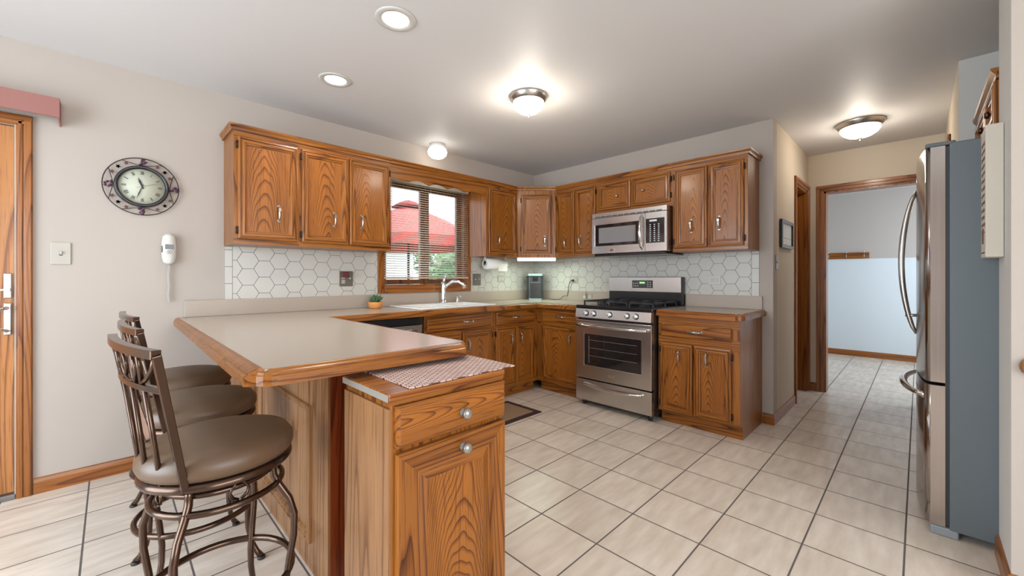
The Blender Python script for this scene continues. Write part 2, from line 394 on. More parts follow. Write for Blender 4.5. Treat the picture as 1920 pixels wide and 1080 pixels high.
def winframe(name, plane, u0, u1, z0, z1, a, b, m, n=2):
    fr = MB(); us = [u0, u0+.05]; 
    def bx(ua, ub, za, zb, t0=a, t1=b, f=fr):
        if plane == 'xz': f.box(ua, ub, t0, t1, za, zb)
        else: f.box(t0, t1, ua, ub, za, zb)
    bx(u0, u0+.05, z0, z1); bx(u1-.05, u1, z0, z1); bx(u0+.05, u1-.05, z0, z0+.05); bx(u0+.05, u1-.05, z1-.05, z1)
    for k in range(1, n): c = u0+(u1-u0)*k/n; bx(c-.03, c+.03, z0+.05, z1-.05)
    return struct(fr.build(name, m))
winframe('unseen_window_2', 'xz', -5.0, -2.0, .4, 2.3, YW-.09, YW-.03, tx, 3)  # unseen opening added behind the camera as a daylight source
winframe('unseen_window_3', 'yz', -2.7, -.5, .25, 2.25, XW-.09, XW-.03, ty, 2)  # unseen side opening, placed clear of the fridge door reflection
winframe('window_4', 'xz', 2.1, 3.7, .75, 2.05, -4.69, -4.63, tx, 2)

# baseboards
bp_ = [(0, 0), (.012, 0), (.012, .062), (.009, .072), (.006, .082), (0, .085)]
def base(name, path, m=tx): return struct(MB().sweep(path, bp_).build(name, m))
base('baseboard_left', [(-3.985, 0), (-3.15, 0)])
base('baseboard_back', [(0, -2.475), (0, -2.5465), (.755, -2.5465)], ty)
base('baseboard_hall', [(1.4236, -2.5465), (1.4236, -2.612)], ty)
base('baseboard_mudroom', [(4.1, -1.5), (4.1, -4.6)], ty)
base('baseboard_right', [(-1.055, -3.595), (-1.37, -3.595), (-1.37, -6)], tx)

def casing(name, plane, u0, u1, z1, face, sgn, wd=.062, th=.018, z0=0, legs=(1, 1)):
    """moulded door casing round an opening; face = wall plane, sgn = direction it stands out"""
    o = None
    mb = MB()
    def bar(ua, ub, za, zb, k):
        for (i0, i1, t) in ((0, 1, .55), (.12, .42, .8), (.5, .95, 1.0)):
            a, b = face, face+sgn*th*t
            uu = (ua+(ub-ua)*i0, ua+(ub-ua)*i1); zz = (za, zb)
            if k: uu = (ua, ub); zz = (za+(zb-za)*i0, za+(zb-za)*i1)
            mb.m = k
            if plane == 'xz': mb.box(uu[0], uu[1], a, b, zz[0], zz[1])
            else: mb.box(a, b, uu[0], uu[1], zz[0], zz[1])
    if legs[0]: bar(u0, u0-wd, z0, z1+wd*.5, 0)
    if legs[1]: bar(u1, u1+wd, z0, z1+wd*.5, 0)
    bar(u0-wd*legs[0], u1+wd*legs[1], z1, z1+wd, 1)
    return struct(mb.build(name, [tz, tx if plane == 'xz' else ty], bevel=.003))
casing('trim_1', 'xz', DR[0], DR[1], DR[3], 0, -1, wd=.058)
casing('trim_2', 'xz', HD[0], HD[1], HD[3], -2.5465, -1)
casing('trim_3', 'yz', HO[0], HO[1], HO[3], 1.4236, -1)
casing('trim_4', 'xz', HR[0], HR[1], HR[3], -3.52, 1)
# jambs of the openings
j = MB().box(HO[0], HO[0]+.018, 1.0, 1.0, 0, 0)
j = MB(); j.box(1.4236, 1.545, HO[1]-.018, HO[1], 0, HO[3]); j.box(1.4236, 1.545, HO[0], HO[0]+.018, 0, HO[3]); j.box(1.4236, 1.545, HO[0], HO[1], HO[3]-.018, HO[3])
struct(j.build('trim_5', tz))
j = MB(); j.box(HD[0], HD[0]+.018, -2.5465, -2.43, 0, HD[3]); j.box(HD[1]-.018, HD[1], -2.5465, -2.43, 0, HD[3]); j.box(HD[0], HD[1], -2.5465, -2.43, HD[3]-.018, HD[3])
struct(j.build('trim_6', tz))
# hall door, standing open into the pantry, hinges on the far jamb
d = struct(MB().rings(-.26, .26, .01, 2.0, 0, [(0, -.036), (0, 0), (.1, 0), (.11, .006), (.12, 0)], 0).build('door_2', door_oak)); d.location = (1.336, -2.15, 0); d.rotation_euler = (0, 0, RB)
for z in (1.78, 1.0, .25):
    h = MB(); h.box(-.003, 0, -.04, .04, -.045, .045); h.cyl((-.006, .0, -.045), .007, .09); ho = h.build('hinge', mat('brass_hinge', (.72, .5, .2), .3, .9) if z == 1.78 else bpy.data.materials['brass_hinge'], d)
    ho.location = (.29, 0.02, z); ho.rotation_euler = (0, 0, PI/2)
d = struct(MB().rings(HR[0]+.003, HR[1]-.003, .01, HR[3]-.003, -3.56, [(0, 0), (0, .03), (.1, .03), (.11, .022)], 0).build('door_3', door_oak))
# exterior door at the left with its lock plates
dd = MB(); dd.box(DR[0]+.005, DR[1]-.005, .02, .06, .03, DR[3]-.004)
dl = struct(dd.build('door_1', door_oak, bevel=.003))
j = MB(); j.box(DR[1]-.004, DR[1]+.012, -.006, .012, 0.0, DR[3]); struct(j.build('trim_7', mat('weather_strip', (.42, .38, .32), .6)))
struct(MB().box(DR[0], DR[1], -.01, .12, 0, .028).build('trim_8', mat('metal_sill', (.22, .21, .20), .4, .8), bevel=.004))
xh = -4.073
MB().box(xh-.014, xh+.014, .008, .02, 1.055, 1.185).build('deadbolt_plate', nickel, dl, bevel=.004)
t = MB(); t.cyl((xh, .008, 1.10), .012, -.02, 'y'); t.box(xh-.06, xh+.004, -.016, -.008, 1.094, 1.104); t.build('thumb_turn', chrome, dl, bevel=.002)
MB().box(xh-.014, xh+.014, .006, .02, .862, 1.03).build('handle_plate', nickel, dl, bevel=.005)
t = MB(); t.tube([(xh, .01, 1.005), (xh, -.035, 1.005), (xh-.03, -.045, .998), (xh-.12, -.045, .98)], [.008, .009, .009, .006]); t.build('lever_handle', chrome, dl)
t = MB(); t.tube([(xh+.002, .01, .885), (xh, -.02, .885), (xh-.03, -.03, .90), (xh-.11, -.035, .94)], [.008, .008, .007, .005]); t.build('lock_lever', chrome, dl)

# sink window with wooden casing, frame, two sashes and panes
x0, x1, z0, z1 = WIN
w1 = MB(); wd = .062
for a, b, c, e in ((x0-wd, x0, z0-wd, z1+wd), (x1, x1+wd, z0-wd, z1+wd)):
    w1.box(a, b, -.018, 0, c, e)
w1.m = 1; w1.box(x0, x1, -.018, 0, z0-wd, z0); w1.box(x0, x1, -.018, 0, z1, z1+wd)
w1.box(x0, x1, 0, .14, z0, z0+.012); w1.box(x0, x1, 0, .14, z1-.012, z1); w1.m = 0
w1.box(x0, x0+.012, 0, .14, z0+.012, z1-.012); w1.box(x1-.012, x1, 0, .14, z0+.012, z1-.012)
win = struct(w1.build('window_1', [tz, tx], bevel=.003))
dark_oak = oak('oak_sash', (.20, .075, .025), (.13, .045, .015), (.06, .02, .008), 'z')
xm = (x0+x1)/2+.01
for a, b in ((x0+.012, xm-.004), (xm+.004, x1-.012)):
    s_ = MB(); q = .045
    s_.box(a, a+q, .07, .11, z0+.014, z1-.014); s_.box(b-q, b, .07, .11, z0+.014, z1-.014); s_.box(a+q, b-q, .07, .11, z0+.014, z0+.014+q); s_.box(a+q, b-q, .07, .11, z1-.014-q, z1-.014)
    so_ = s_.build('sash', dark_oak, win, bevel=.004)
    MB().box(a+q, b-q, .088, .092, z0+.014+q, z1-.014-q).build('pane', glass, so_)
mbm = MB().box(xm-.012, xm+.012, .055, .075, z0+.012, z1-.012).build('mullion', dark_oak, win)

# ---------------------------------------------------------------- outside
def lawn():
    m = mat('lawn_grass', (.12, .22, .07), .9, var=.3)
    o = MB().box(-14, 20, .3, 30, -.75, -.6).build('lawn', m); return struct(o)
lawn()
u = thing('patio_umbrella', 'red patio umbrella open outside behind the sink window blind', 'umbrella', (.02, 3.0, -.6))
cp = MB(); R_ = 1.35; n8 = 8
for k in range(n8):
    a0, a1 = 2*PI*k/n8+.2, 2*PI*(k+1)/n8+.2
    b = len(cp.v)
    for f, z in ((.04, 3.02), (.5, 2.78), (1, 2.42), (1.0, 2.26)):
        for a in (a0, a1): cp.v.append((R_*f*math.cos(a), R_*f*math.sin(a), z))
    for q in range(3): cp.face([b+q*2, b+q*2+1, b+q*2+3, b+q*2+2])
co_ = cp.build('canopy', redfab, u); md = co_.modifiers.new('solid', 'SOLIDIFY'); md.thickness = .006
vt = MB().lathe([(.0, 3.13), (.15, 3.08), (.30, 2.99)], seg=16); vo = vt.build('vent_cap', mat('umbrella_dark_red', (.30, .04, .04), .8), u); md = vo.modifiers.new('solid', 'SOLIDIFY'); md.thickness = .006
MB().cyl((0, 0, 0), .022, 3.0).build('pole', blackm, u)
MB().lathe([(.28, 0), (.28, .05), (.06, .08), (.03, .3)]).build('base', blackm, u)
# neighbouring house
hs = thing('neighbour_house', 'white sided house seen far outside through the left window sash', 'house', (2.9, 13, -.6))
MB().box(-4, 3.2, 0, 6, 0, 3.0).build('wall', mat('white_siding', (.72, .73, .74), .8), hs)
MB().prism([(-.4, 3.0), (6.4, 3.0), (3, 4.6)], 'x', -4.3, 3.5).build('roof', mat('grey_shingles', (.25, .25, .26), .9), hs)
wf = MB().box(.9, 1.9, -.05, 0, 1.1, 2.2).build('window', whitep, hs); MB().box(.97, 1.83, -.06, -.05, 1.17, 2.13).build('pane', blackgl, wf)
def tree(x, y, h, r, seed, label):
    rnd = random.Random(seed); t = thing('leafy_tree', label, 'tree', (x, y, -.6), 0, 'trees beyond the patio')
    MB().tube([(0, 0, 0), (.05, 0, h*.4), (0, .05, h*.8)], [.14, .10, .04]).build('trunk', blackm if 0 else mat('bark%d' % seed, (.12, .08, .05), .9), t)
    cr = MB()
    for i in range(2600):
        th, ph = rnd.random()*2*PI, math.acos(2*rnd.random()-1); rr = r*(.55+.45*rnd.random()**.5)*(1+.25*math.sin(3*th+seed)*math.cos(2*ph))
        c = Vector((rr*math.sin(ph)*math.cos(th), rr*math.sin(ph)*math.sin(th), h*.62+rr*1.25*math.cos(ph)))
        a = Vector((rnd.gauss(0, 1), rnd.gauss(0, 1), rnd.gauss(0, 1))).normalized(); b_ = a.orthogonal().normalized(); s = .07+.07*rnd.random()
        q = len(cr.v); cr.v += [tuple(c-a*s), tuple(c+b_*s*.6), tuple(c+a*s), tuple(c-b_*s*.6)]; cr.face([q, q+1, q+2, q+3])
    cr.build('crown', leafm2, t)
leafm2 = mat('tree_leaf', (.16, .30, .12), .6, var=.4)
tree(5.5, 9.0, 2.3, 1.0, 3, 'bushy green tree outside, low in the right window sash')
tree(8.6, 13.0, 2.5, 1.5, 5, 'low green tree outside, behind the bushy tree')
tree(9.6, 17.0, 5.4, 1.3, 9, 'tall green tree outside, rising above the umbrella canopy')

# ---------------------------------------------------------------- blind
bl = thing('venetian_blind', 'white slatted blind lowered over the sink window', 'blind', (-1.52, -.03, 1.15))
bx0, bx1 = -.465, .465
MB().box(bx0, bx1, -.02, .02, .88, .915).build('headrail', whitep, bl, bevel=.003)
slm, n_, l_, b_ = newmat('blind_slat'); b_.inputs['Base Color'].default_value = (.92, .89, .85, 1); b_.inputs['Roughness'].default_value = .4
tl_ = n_.new('ShaderNodeBsdfTranslucent'); tl_.inputs[0].default_value = (.85, .80, .74, 1); ms_ = n_.new('ShaderNodeMixShader'); ms_.inputs[0].default_value = .45
l_.new(b_.outputs[0], ms_.inputs[1]); l_.new(tl_.outputs[0], ms_.inputs[2]); l_.new(ms_.outputs[0], n_['Material Output'].inputs[0])
sl = MB()
k = 0; z = .03
while z < .88:
    tilt = .34; hw = .0125
    b = len(sl.v)
    for x in (bx0, bx1):
        for q in (-1, -.33, .33, 1):
            y_ = q*hw*math.cos(tilt); z_ = z+q*hw*math.sin(tilt)+(1-q*q)*.0022
            sl.v.append((x, y_, z_))
    for q in range(3): sl.face([b+q, b+q+1, b+4+q+1, b+4+q], True)
    z += .0215
so_ = sl.build('slats', slm, bl); md = so_.modifiers.new('solid', 'SOLIDIFY'); md.thickness = .0009
MB().box(bx0, bx1, -.013, .013, 0, .018).build('bottom_rail', mat('blind_rail', (.50, .36, .26), .4), bl, bevel=.004)
for x in (-.38, .0, .38): MB().tube([(x, -.016, .01), (x, -.016, .88)], .0009, 6).build('ladder_cord', whitep, bl)
MB().tube([(-.41, -.025, .30), (-.41, -.025, .88)], .003, 8).build('tilt_wand', whitep, bl)

# ---------------------------------------------------------------- hexagonal tile behind the worktop
def clip(poly, x0, x1, z0, z1):
    for ax, lim, sg in ((0, x0, 1), (0, x1, -1), (1, z0, 1), (1, z1, -1)):
        out = []
        for i in range(len(poly)):
            a, b = poly[i-1], poly[i]; ia, ib = (a[ax]-lim)*sg >= 0, (b[ax]-lim)*sg >= 0
            if ia != ib:
                t = (lim-a[ax])/(b[ax]-a[ax]); out.append((a[0]+(b[0]-a[0])*t, a[1]+(b[1]-a[1])*t))
            if ib: out.append(b)
        poly = out
        if not poly: return []
    return poly
def hexpanel(name, rects, S, loc, rz, border=None, ph=0):
    """rects: (x0,x1,z0,z1) local; tiles stand 3 mm proud of the grout"""
    mb = MB(); mb.m = 1
    for r in rects: mb.box(r[0], r[1], -.004, 0, r[2], r[3])
    mb.m = 0; g = .0020; H = math.sqrt(3)*S
    for r in rects:
        X0, X1 = r[0], r[1]
        if border == 'l': X0 += .044
        if border == 'r': X1 -= .055
        i0 = int((X0-ph)/(1.5*S))-2; i1 = int((X1-ph)/(1.5*S))+2
        for i in range(i0, i1):
            for j_ in range(int(.9/H), int(1.5/H)+2):
                cx, cz = ph+i*1.5*S, j_*H+(H/2 if i % 2 else 0)+.006
                p = [(cx+(S-g)*math.cos(PI/3*k), cz+(S-g)*math.sin(PI/3*k)) for k in range(6)]
                p = clip(p, X0+g*.5, X1-g*.5, r[2], r[3])
                if len(p) > 2: mb.prism(p, 'y', -.0065, -.004)
        if border:
            a, b = (r[0], X0-g) if border == 'l' else (X1+g, r[1])
            z = r[2]
            while z < r[3]: mb.box(a, b, -.0065, -.004, z+g, min(z+.116, r[3])-g); z += .116
    o = mb.build(name, [tile_m, grout_m]); o.location = loc; o.rotation_euler = (0, 0, rz)
    return struct(o)
S = .067; ZT, ZB = 1.378, 1.005
hexpanel('wall_tile_left', [(-3.14, x0-wd, ZB, ZT)], S, (0, 0, 0), 0, 'l', -3.005)
hexpanel('wall_tile_middle', [(x1+wd, -.0065, ZB, ZT)], S, (0, 0, 0), 0, None, -.95)
hexpanel('wall_tile_back', [(.0065, 2.45, ZB, ZT)], S, (0, 0, 0), RB, 'r', .03)

# ---------------------------------------------------------------- worktops
ZW = .905
eprof = lambda z: [(-.001, z-.001), (.008, z+.0005), (.014, z-.006), (.019, z-.009), (.019, z-.015), (.023, z-.019), (.023, z-.046), (-.001, z-.046)]
wt = thing('worktop', 'long beige laminate worktop with oak edge, sink wall and stool peninsula', 'worktop', (-2.0, -.3, ZW))
O = Vector((-2.0, -.3, ZW))
L_, Rr, Yn, Dp, Yr = -3.385, -2.685, -2.06, -.612, -1.113
SK = (-1.93, -1.17, -.545, -.075)
us = sorted([L_, Rr, SK[0], SK[1], Dp, -.002]); vs = sorted([Yn, Yr, Dp, SK[2], SK[3], -.002])
def inw(x, y):
    if SK[0] < x < SK[1] and SK[2] < y < SK[3]: return False
    return (x < Rr) or (y > Dp) or (x > Dp and y > Yr)
tp = MB().cells(us, vs, inw, 'xy', ZW-.038, ZW)
sh = lambda mb: setattr(mb, 'v', [tuple(Vector(v)-O) for v in mb.v]) or mb
sh(tp).build('top', lam, wt)
path = [(L_, -.002), (L_, Yn+.035)]+[(x, y) for x, y in arc(L_+.035, Yn+.035, .035, 180, 270, 4)]+[(Rr-.03, Yn)]+arc(Rr-.03, Yn+.03, .03, 270, 360, 4)+[(Rr, Dp), (Dp, Dp), (Dp, Yr)]
sh(MB().sweep(path, eprof(ZW))).build('edge_band', [oakx], wt)
up = MB().box(-3.357, -.02, -.02, -.001, ZW, ZB+.008); up.box(-.02, -.001, Yr, -.001, ZW, ZB+.008)
sh(up).build('upstand', curb_m, wt, bevel=.003)
wr = thing('worktop', 'short beige laminate worktop right of the range', 'worktop', (-.3, -2.2, ZW)); O = Vector((-.3, -2.2, ZW))
sh(MB().box(-.575, -.002, -2.475, -1.868, ZW-.038, ZW)).build('top', lam, wr)
p2 = [(-.575, -1.868), (-.575, -2.475+.03)]+arc(-.545, -2.445, .03, 180, 270, 4)+[(-.002, -2.475)]
sh(MB().sweep(p2, eprof(ZW))).build('edge_band', [ty], wr)
sh(MB().box(-.02, -.001, -2.475, -1.868, ZW, ZB+.008)).build('upstand', curb_m, wr, bevel=.003)

# ---------------------------------------------------------------- cabinets
DPROF = [(0, 0), (0, .013), (.003, .018), (.012, .020), (.0145, .0135), (.019, .0135), (.022, .021), (.036, .022), (.039, .0145), (.047, .0135), (.0495, .006), (.054, .0055)]
WPROF = [(0, 0), (0, .012), (.006, .018), (.008, .019)]
def pull(parent, x, z, y, vertical=True, L=.095):
    mb = MB(); pts = [(0, 0, -L/2), (0, -.022, -L/2+.006), (0, -.026, -L/4), (0, -.030, 0), (0, -.026, L/4), (0, -.022, L/2-.006), (0, 0, L/2)]
    rr = [.005, .0052, .0045, .0062, .0045, .0052, .005]
    mb.tube(pts, rr, 8, flat=1.25)
    for s_ in (-1, 1): mb.cyl((0, 0, s_*(L/2)), .009, -.004, 'y', 12)
    mb.box(-.0075, .0075, -.034, -.024, .012, .030)
    if not vertical: mb.v = [(v[2], v[1], v[0]) for v in mb.v]
    mb.v = [(v[0]+x, v[1]+y, v[2]+z) for v in mb.v]
    return mb.build('handle', nickel, parent)
def knob(parent, x, z, y, m=None, r=.013):
    mb = MB().lathe([(.006, 0), (.005, -.010), (r, -.016), (r*1.05, -.022), (r*.7, -.028), (0, -.030)], (x, y, z), 16, 'y')
    return mb.build('knob', m or nickel, parent)
def hinge(parent, x, z, y):
    mb = MB(); mb.box(x-.005, x+.005, y-.019, y+.0, z-.022, z+.022); mb.cyl((x, y-.019, z-.024), .004, .048, seg=8)
    return mb.build('hinge', hingem, parent)
def cabinet(name, label, loc, rz, wdt, d, z0, z1, doors=(), drawers=(), toe=False, group=None, crown=None, sides=(0, 0), top=None):
    """local: back at y=0, front at y=-d, x from 0 to wdt. doors: (x0,x1,z0,z1,pull x or None,pull z,hinge side)"""
    t = thing(name, label, 'cabinet', (loc[0], loc[1], z0), rz, group)
    body = MB().box(0, wdt, -d+.018, -.002, z0 if not toe else z0+.1, top or z1)
    body.m = 1
    # face frame
    us = sorted({0, wdt, *[q for dd in list(doors)+list(drawers) for q in (dd[0]+.012, dd[1]-.012)]}); vs = sorted({z0, z1, *[q for dd in list(doors)+list(drawers) for q in (dd[2]+.012, dd[3]-.012)]})
    ff = MB().box(0, wdt, -d, -d+.018, z0+.1 if toe else z0, z1)
    body.m = 0; body.add(ff)
    allz = [q[2] for q in list(doors)+list(drawers)]; tops = [q[3] for q in list(doors)+list(drawers)]; zb = z0+.1 if toe else z0
    if doors or drawers:
        body.m = 1
        for a, b in [(zb, min(allz)+.012), (max(tops)-.012, z1)]+([(max(q[3] for q in doors)-.012, min(q[2] for q in drawers)+.012)] if drawers else []):
            body.box(0, wdt, -d-.0008, -d+.002, a, b)
        body.m = 0
    def z_(mb): mb.v = [(v[0], v[1], v[2]-z0) for v in mb.v]; return mb
    z_(body).build('carcass', [oakz, oakx], t)
    if toe: z_(MB().box(.0, wdt, -d+.06, -.01, z0, z0+.1)).build('toe_kick', oakx, t)
    for (a, b, c, e, px, pz_, hs_) in doors:
        dr = z_(MB().rings(a, b, c, e, -d, DPROF)).build('door', [pz, oakx, oakz], t)
        if px is not None:
            if pz_ < 0: knob(dr, px, -pz_-z0, -d-.008)
            else: pull(dr, px, pz_-z0, -d-.008)
        hx = a-.004 if hs_ == 'l' else b+.004
        if hs_:
            for zz in (c+.055, e-.055): hinge(t, hx, zz-z0, -d)
    for (a, b, c, e, px) in drawers:
        dr = z_(MB().rings(a, b, c, e, -d, WPROF)).build('drawer', [oakx, oakx], t)
        for q in (px if isinstance(px, (list, tuple)) else [px]): pull(dr, q, (c+e)/2-z0, -d-.019, False)
    if crown:
        cprof = [(0, z1-.022-z0), (.012, z1-.022-z0), (.014, z1-.008-z0), (.024, z1+.006-z0), (.026, z1+.016-z0), (0, z1+.016-z0)]
        MB().sweep(crown, cprof).build('crown_moulding', [oakx], t)
    return t
FY = .304; UZ0, UZ1 = 1.378, 2.118
G1 = 'oak wall cabinets'
def path_cr(w_, d, l=False, r=False):
    p = [(0, -d), (w_, -d)]
    if l: p = [(0, -.002)]+p
    if r: p = p+[(w_, -.002)]
    return p
cabinet('wall_cabinet', 'oak wall cabinet with one door, leftmost above the peninsula end', (-3.145, 0), 0, .383, FY, UZ0, UZ1, [(.021, .372, 1.408, 2.06, .253, 1.592, 'l')], group=G1, crown=path_cr(.383, FY, l=True))
cabinet('wall_cabinet', 'oak wall cabinet with two doors, just left of the sink window', (-2.762, 0), 0, .692, FY, UZ0, UZ1,
        [(.012, .340, 1.408, 2.06, .236, 1.587, 'l'), (.348, .670, 1.408, 2.06, .442, 1.591, 'r')], group=G1, crown=path_cr(.692, FY))
cabinet('wall_cabinet', 'oak wall cabinet with one door between window and corner', (-1.040, 0), 0, .440, FY, UZ0, UZ1, [(.028, .420, 1.408, 2.06, .150, 1.555, None)], group=G1, crown=path_cr(.440, FY))
# diagonal corner cabinet
t = thing('corner_wall_cabinet', 'oak corner wall cabinet set diagonally above the coffee maker', 'cabinet', (0, 0, UZ0), 0, G1)
c = .60; pol = [(-.002, -.002), (-c, -.002), (-c, -FY), (-FY, -c), (-.002, -c)]
MB().prism(pol, 'z', 0, UZ1-UZ0).build('carcass', oakz, t, bevel=.0015)
ctr = Vector((-(c+FY)/2, -(c+FY)/2, 0)); wdg = math.hypot(c-FY, c-FY)
def diag(mb):
    r = Matrix.Rotation(-PI/4, 4, 'Z'); mb.v = [tuple(r @ Vector(v)+ctr) for v in mb.v]; return mb
dr = MB().rings(-wdg/2+.045, wdg/2-.045, .03, .672, 0, DPROF); dro = dr.build('door', [pz, oakx, oakz], t); dro.location = ctr; dro.rotation_euler = (0, 0, -PI/4)
pull(dro, .085, .175, -.008)
for zz in (.09, .61): h = hinge(t, 0, 0, 0); h.location = ctr+Matrix.Rotation(-PI/4, 3, 'Z') @ Vector((-wdg/2+.04, 0, zz)); h.rotation_euler = (0, 0, -PI/4)
cz = UZ1-UZ0
MB().sweep([(-c, -FY), (-FY, -c)], [(0, cz-.022), (.012, cz-.022), (.014, cz-.008), (.024, cz+.006), (.026, cz+.016), (0, cz+.016)]).build('crown_moulding', oakx, t)
cabinet('wall_cabinet', 'oak wall cabinet with two narrow doors left of the microwave', (0, -.60), RB, .523, FY, UZ0, UZ1,
        [(.018, .250, 1.408, 2.06, .137, 1.53, 'l'), (.262, .505, 1.408, 2.06, .325, 1.53, 'r')], group=G1, crown=path_cr(.523, FY))
cabinet('wall_cabinet', 'short oak wall cabinet with two knobbed doors above the microwave', (0, -1.123), RB, .752, FY, 1.775, UZ1,
        [(.012, .361, 1.812, 2.06, .225, -1.93, None), (.383, .735, 1.812, 2.06, .487, -1.945, 'r')], group=G1, crown=path_cr(.752, FY))
cabinet('wall_cabinet', 'oak wall cabinet with two doors, right of the microwave', (0, -1.875), RB, .575, FY, UZ0, UZ1,
        [(.022, .285, 1.408, 2.06, .16, 1.585, 'l'), (.296, .550, 1.408, 2.06, .375, 1.59, 'r')], group=G1, crown=path_cr(.575, FY, r=True))
# window valance board, scalloped lower edge
vb = MB(); xa, xb = -2.070, -1.040; zt = 2.118; n_ = 80; poly = []
for i in range(n_+1):
    x = xa+(xb-xa)*i/n_; s_ = (x+1.90)/.20
    zz = 1.972+(.024*abs(math.sin(PI*s_)) if -1.90 < x < -1.10 else 0)
    poly.append((x, zz))
vq = len(vb.v)
for y_ in (-.304, -.286):
    for x, zz in poly: vb.v.append((x, y_, zz))
    for x, zz in poly: vb.v.append((x, y_, zt))
N = n_+1
for i in range(n_):
    for o_ in (0, 2*N): vb.face([o_+i, o_+i+1, o_+N+i+1, o_+N+i])
    vb.face([i, i+1, 2*N+i+1, 2*N+i]); vb.face([N+i, N+i+1, 3*N+i+1, 3*N+i])
vb.face([0, N, 3*N, 2*N]); vb.face([N-1, 2*N-1, 4*N-1, 3*N-1])
vb.add(MB().sweep([(xa, -FY), (xb, -FY)], [(0, zt-.022), (.012, zt-.022), (.014, zt-.008), (.024, zt+.006), (.026, zt+.016), (0, zt+.016)]))
tag(vb.build('window_valance', oakx), 'oak valance board with scalloped edge above the sink window', 'valance')

G2 = 'oak base cabinets'
BD = .562; BZ = ZW-.046
cabinet('base_cabinet', 'oak sink base cabinet with a false drawer front below the sink', (-1.92, 0), 0, .745, BD, 0, BZ,
        [(.02, .365, .13, .69, .29, .57, None), (.375, .715, .13, .69, .44, .57, 'r')], [(.02, .715, .722, .838, .44)], toe=True, group=G2, top=.715)
cabinet('base_cabinet', 'oak base cabinet with one drawer and two narrow doors beside the inner corner', (-1.172, 0), 0, .610, BD, 0, BZ,
        [(.02, .275, .13, .69, .215, .57, 'l'), (.285, .545, .13, .69, .345, .57, None)], [(.02, .545, .715, .838, .29)], toe=True, group=G2)
cabinet('base_cabinet', 'oak base cabinet with drawer and single door left of the range', (0, -.562), RB, .548, BD, 0, BZ,
        [(.078, .535, .13, .69, .433, .565, None)], [(.078, .535, .715, .838, .318)], toe=True, group=G2)
cabinet('base_cabinet', 'oak base cabinet with drawer and two doors, right of the range', (0, -1.872), RB, .598, BD, 0, BZ,
        [(.024, .272, .115, .648, .17, .552, 'l'), (.283, .545, .115, .648, .375, .555, 'r')], [(.024, .545, .70, .80, .295)], toe=True, group=G2)
# side of the right base cabinet reaches the floor
# peninsula cabinet body
pc = thing('peninsula_cabinet', 'oak peninsula base under the worktop, panelled on the stool side', 'cabinet', (-2.9, -1.0, 0))
pv = lambda mb: setattr(mb, 'v', [(v[0]+2.9, v[1]+1.0, v[2]) for v in mb.v]) or mb
pv(MB().box(-3.12, -2.72, -1.81, -.022, .0, BZ)).build('carcass', oakz, pc)
pv(MB().box(-3.13, -3.12, -1.83, -.022, .0, BZ)).build('side_panel', pale, pc)
pv(MB().box(-3.12, -2.72, -1.83, -1.81, .0, BZ)).build('end_panel', redoak, pc)
for (ya, yb) in ((-1.665, -.90), (-.80, -.06)):
    f = MB()
    RP = [(0, 0), (0, .010), (.004, .015), (.010, .016), (.014, .010), (.020, .012), (.026, .012), (.032, .004), (.034, .0)]
    b = len(f.v)
    for i, h in RP: f.v += [(-3.13-h, ya+i, .115+i), (-3.13-h, yb-i, .115+i), (-3.13-h, yb-i, .655-i), (-3.13-h, ya+i, .655-i)]
    for q in range(len(RP)-1):
        for k in range(4): f.face([b+q*4+k, b+q*4+(k+1) % 4, b+q*4+4+(k+1) % 4, b+q*4+4+k])
    pv(f).build('panel_moulding', pale, pc)
for i, (ya, yb) in enumerate(((-1.80, -1.22), (-1.21, -.68))):
    dm = MB().rings(0, yb-ya, .13, .83, 0, DPROF); do = dm.build('door', [pz, oakx, oakz], pc); do.location = (.18, ya+1.0, 0); do.rotation_euler = (0, 0, PI/2)

# ---------------------------------------------------------------- freestanding oak cart at the peninsula end
CX0, CX1, CYF, CYB, CZ = -3.150, -2.712, -2.330, -2.015, .84
ct = thing('oak_cart', 'narrow oak cart with drawer and door in front of the peninsula', 'cart', (CX0, CYB, 0))
W_, D_ = CX1-CX0, CYB-CYF
MB().box(.012, W_-.004, -D_+.012, 0, .0, CZ-.02).build('carcass', [oakz], ct, bevel=.002)
MB().box(.004, .012, -D_+.014, -.004, .0, CZ-.045).build('side_panel', pale, ct)
tpb = MB().box(-.0, W_, -D_-.0, 0, CZ-.02, CZ).build('top', [tx], ct, bevel=.004)
MB().box(-.0025, -.0005, -D_+.006, -.004, CZ-.022, CZ-.003).build('edge_highlight', mat('pale_edge_highlight', (.42, .38, .33), .3, .4), ct)  # thin pale box as a painted highlight along the cart's top edge
MB().box(-.0, W_, -D_+.008, -D_+.013, CZ-.034, CZ-.02).build('top_rail', oakx, ct)
dr = MB().rings(.020, W_-.004, .684, .803, -D_+.012, [(0, 0), (0, .014), (.006, .019), (.01, .020)]).build('drawer', [oak('oak_cart_drawer', (.33, .114, .015), (.22, .065, .0075), (.06, .014, .002), 'x', cath=6, rough=.36), oakx], ct)
knobm = mat('glass_knob', (.33, .32, .29), .12, .5)
def bigknob(par, x, z, y):
    MB().lathe([(.013, 0), (.013, -.003), (.006, -.006), (.006, -.014), (.015, -.019), (.017, -.026), (.012, -.032), (0, -.034)], (x, y, z), 20, 'y').build('knob', knobm, par)
bigknob(dr, .247, .738, -D_-.008)
cd = MB().rings(.020, W_-.004, .06, .669, -D_+.012, [(0, 0), (0, .016), (.004, .020), (.058, .020), (.064, .009), (.072, .008), (.098, .015), (.101, .015)]).build('door', [oak('oak_cart_door', (.33, .114, .015), (.22, .065, .0075), (.06, .014, .002), 'z', cath=15, rough=.36), oakx, oakz], ct)
bigknob(cd, .247, .630, -D_-.008)
pmx = MB().box(-.205, .225, -.155, .155, 0, .004); pmt = pmx.build('placemat', weave, bevel=.0015)
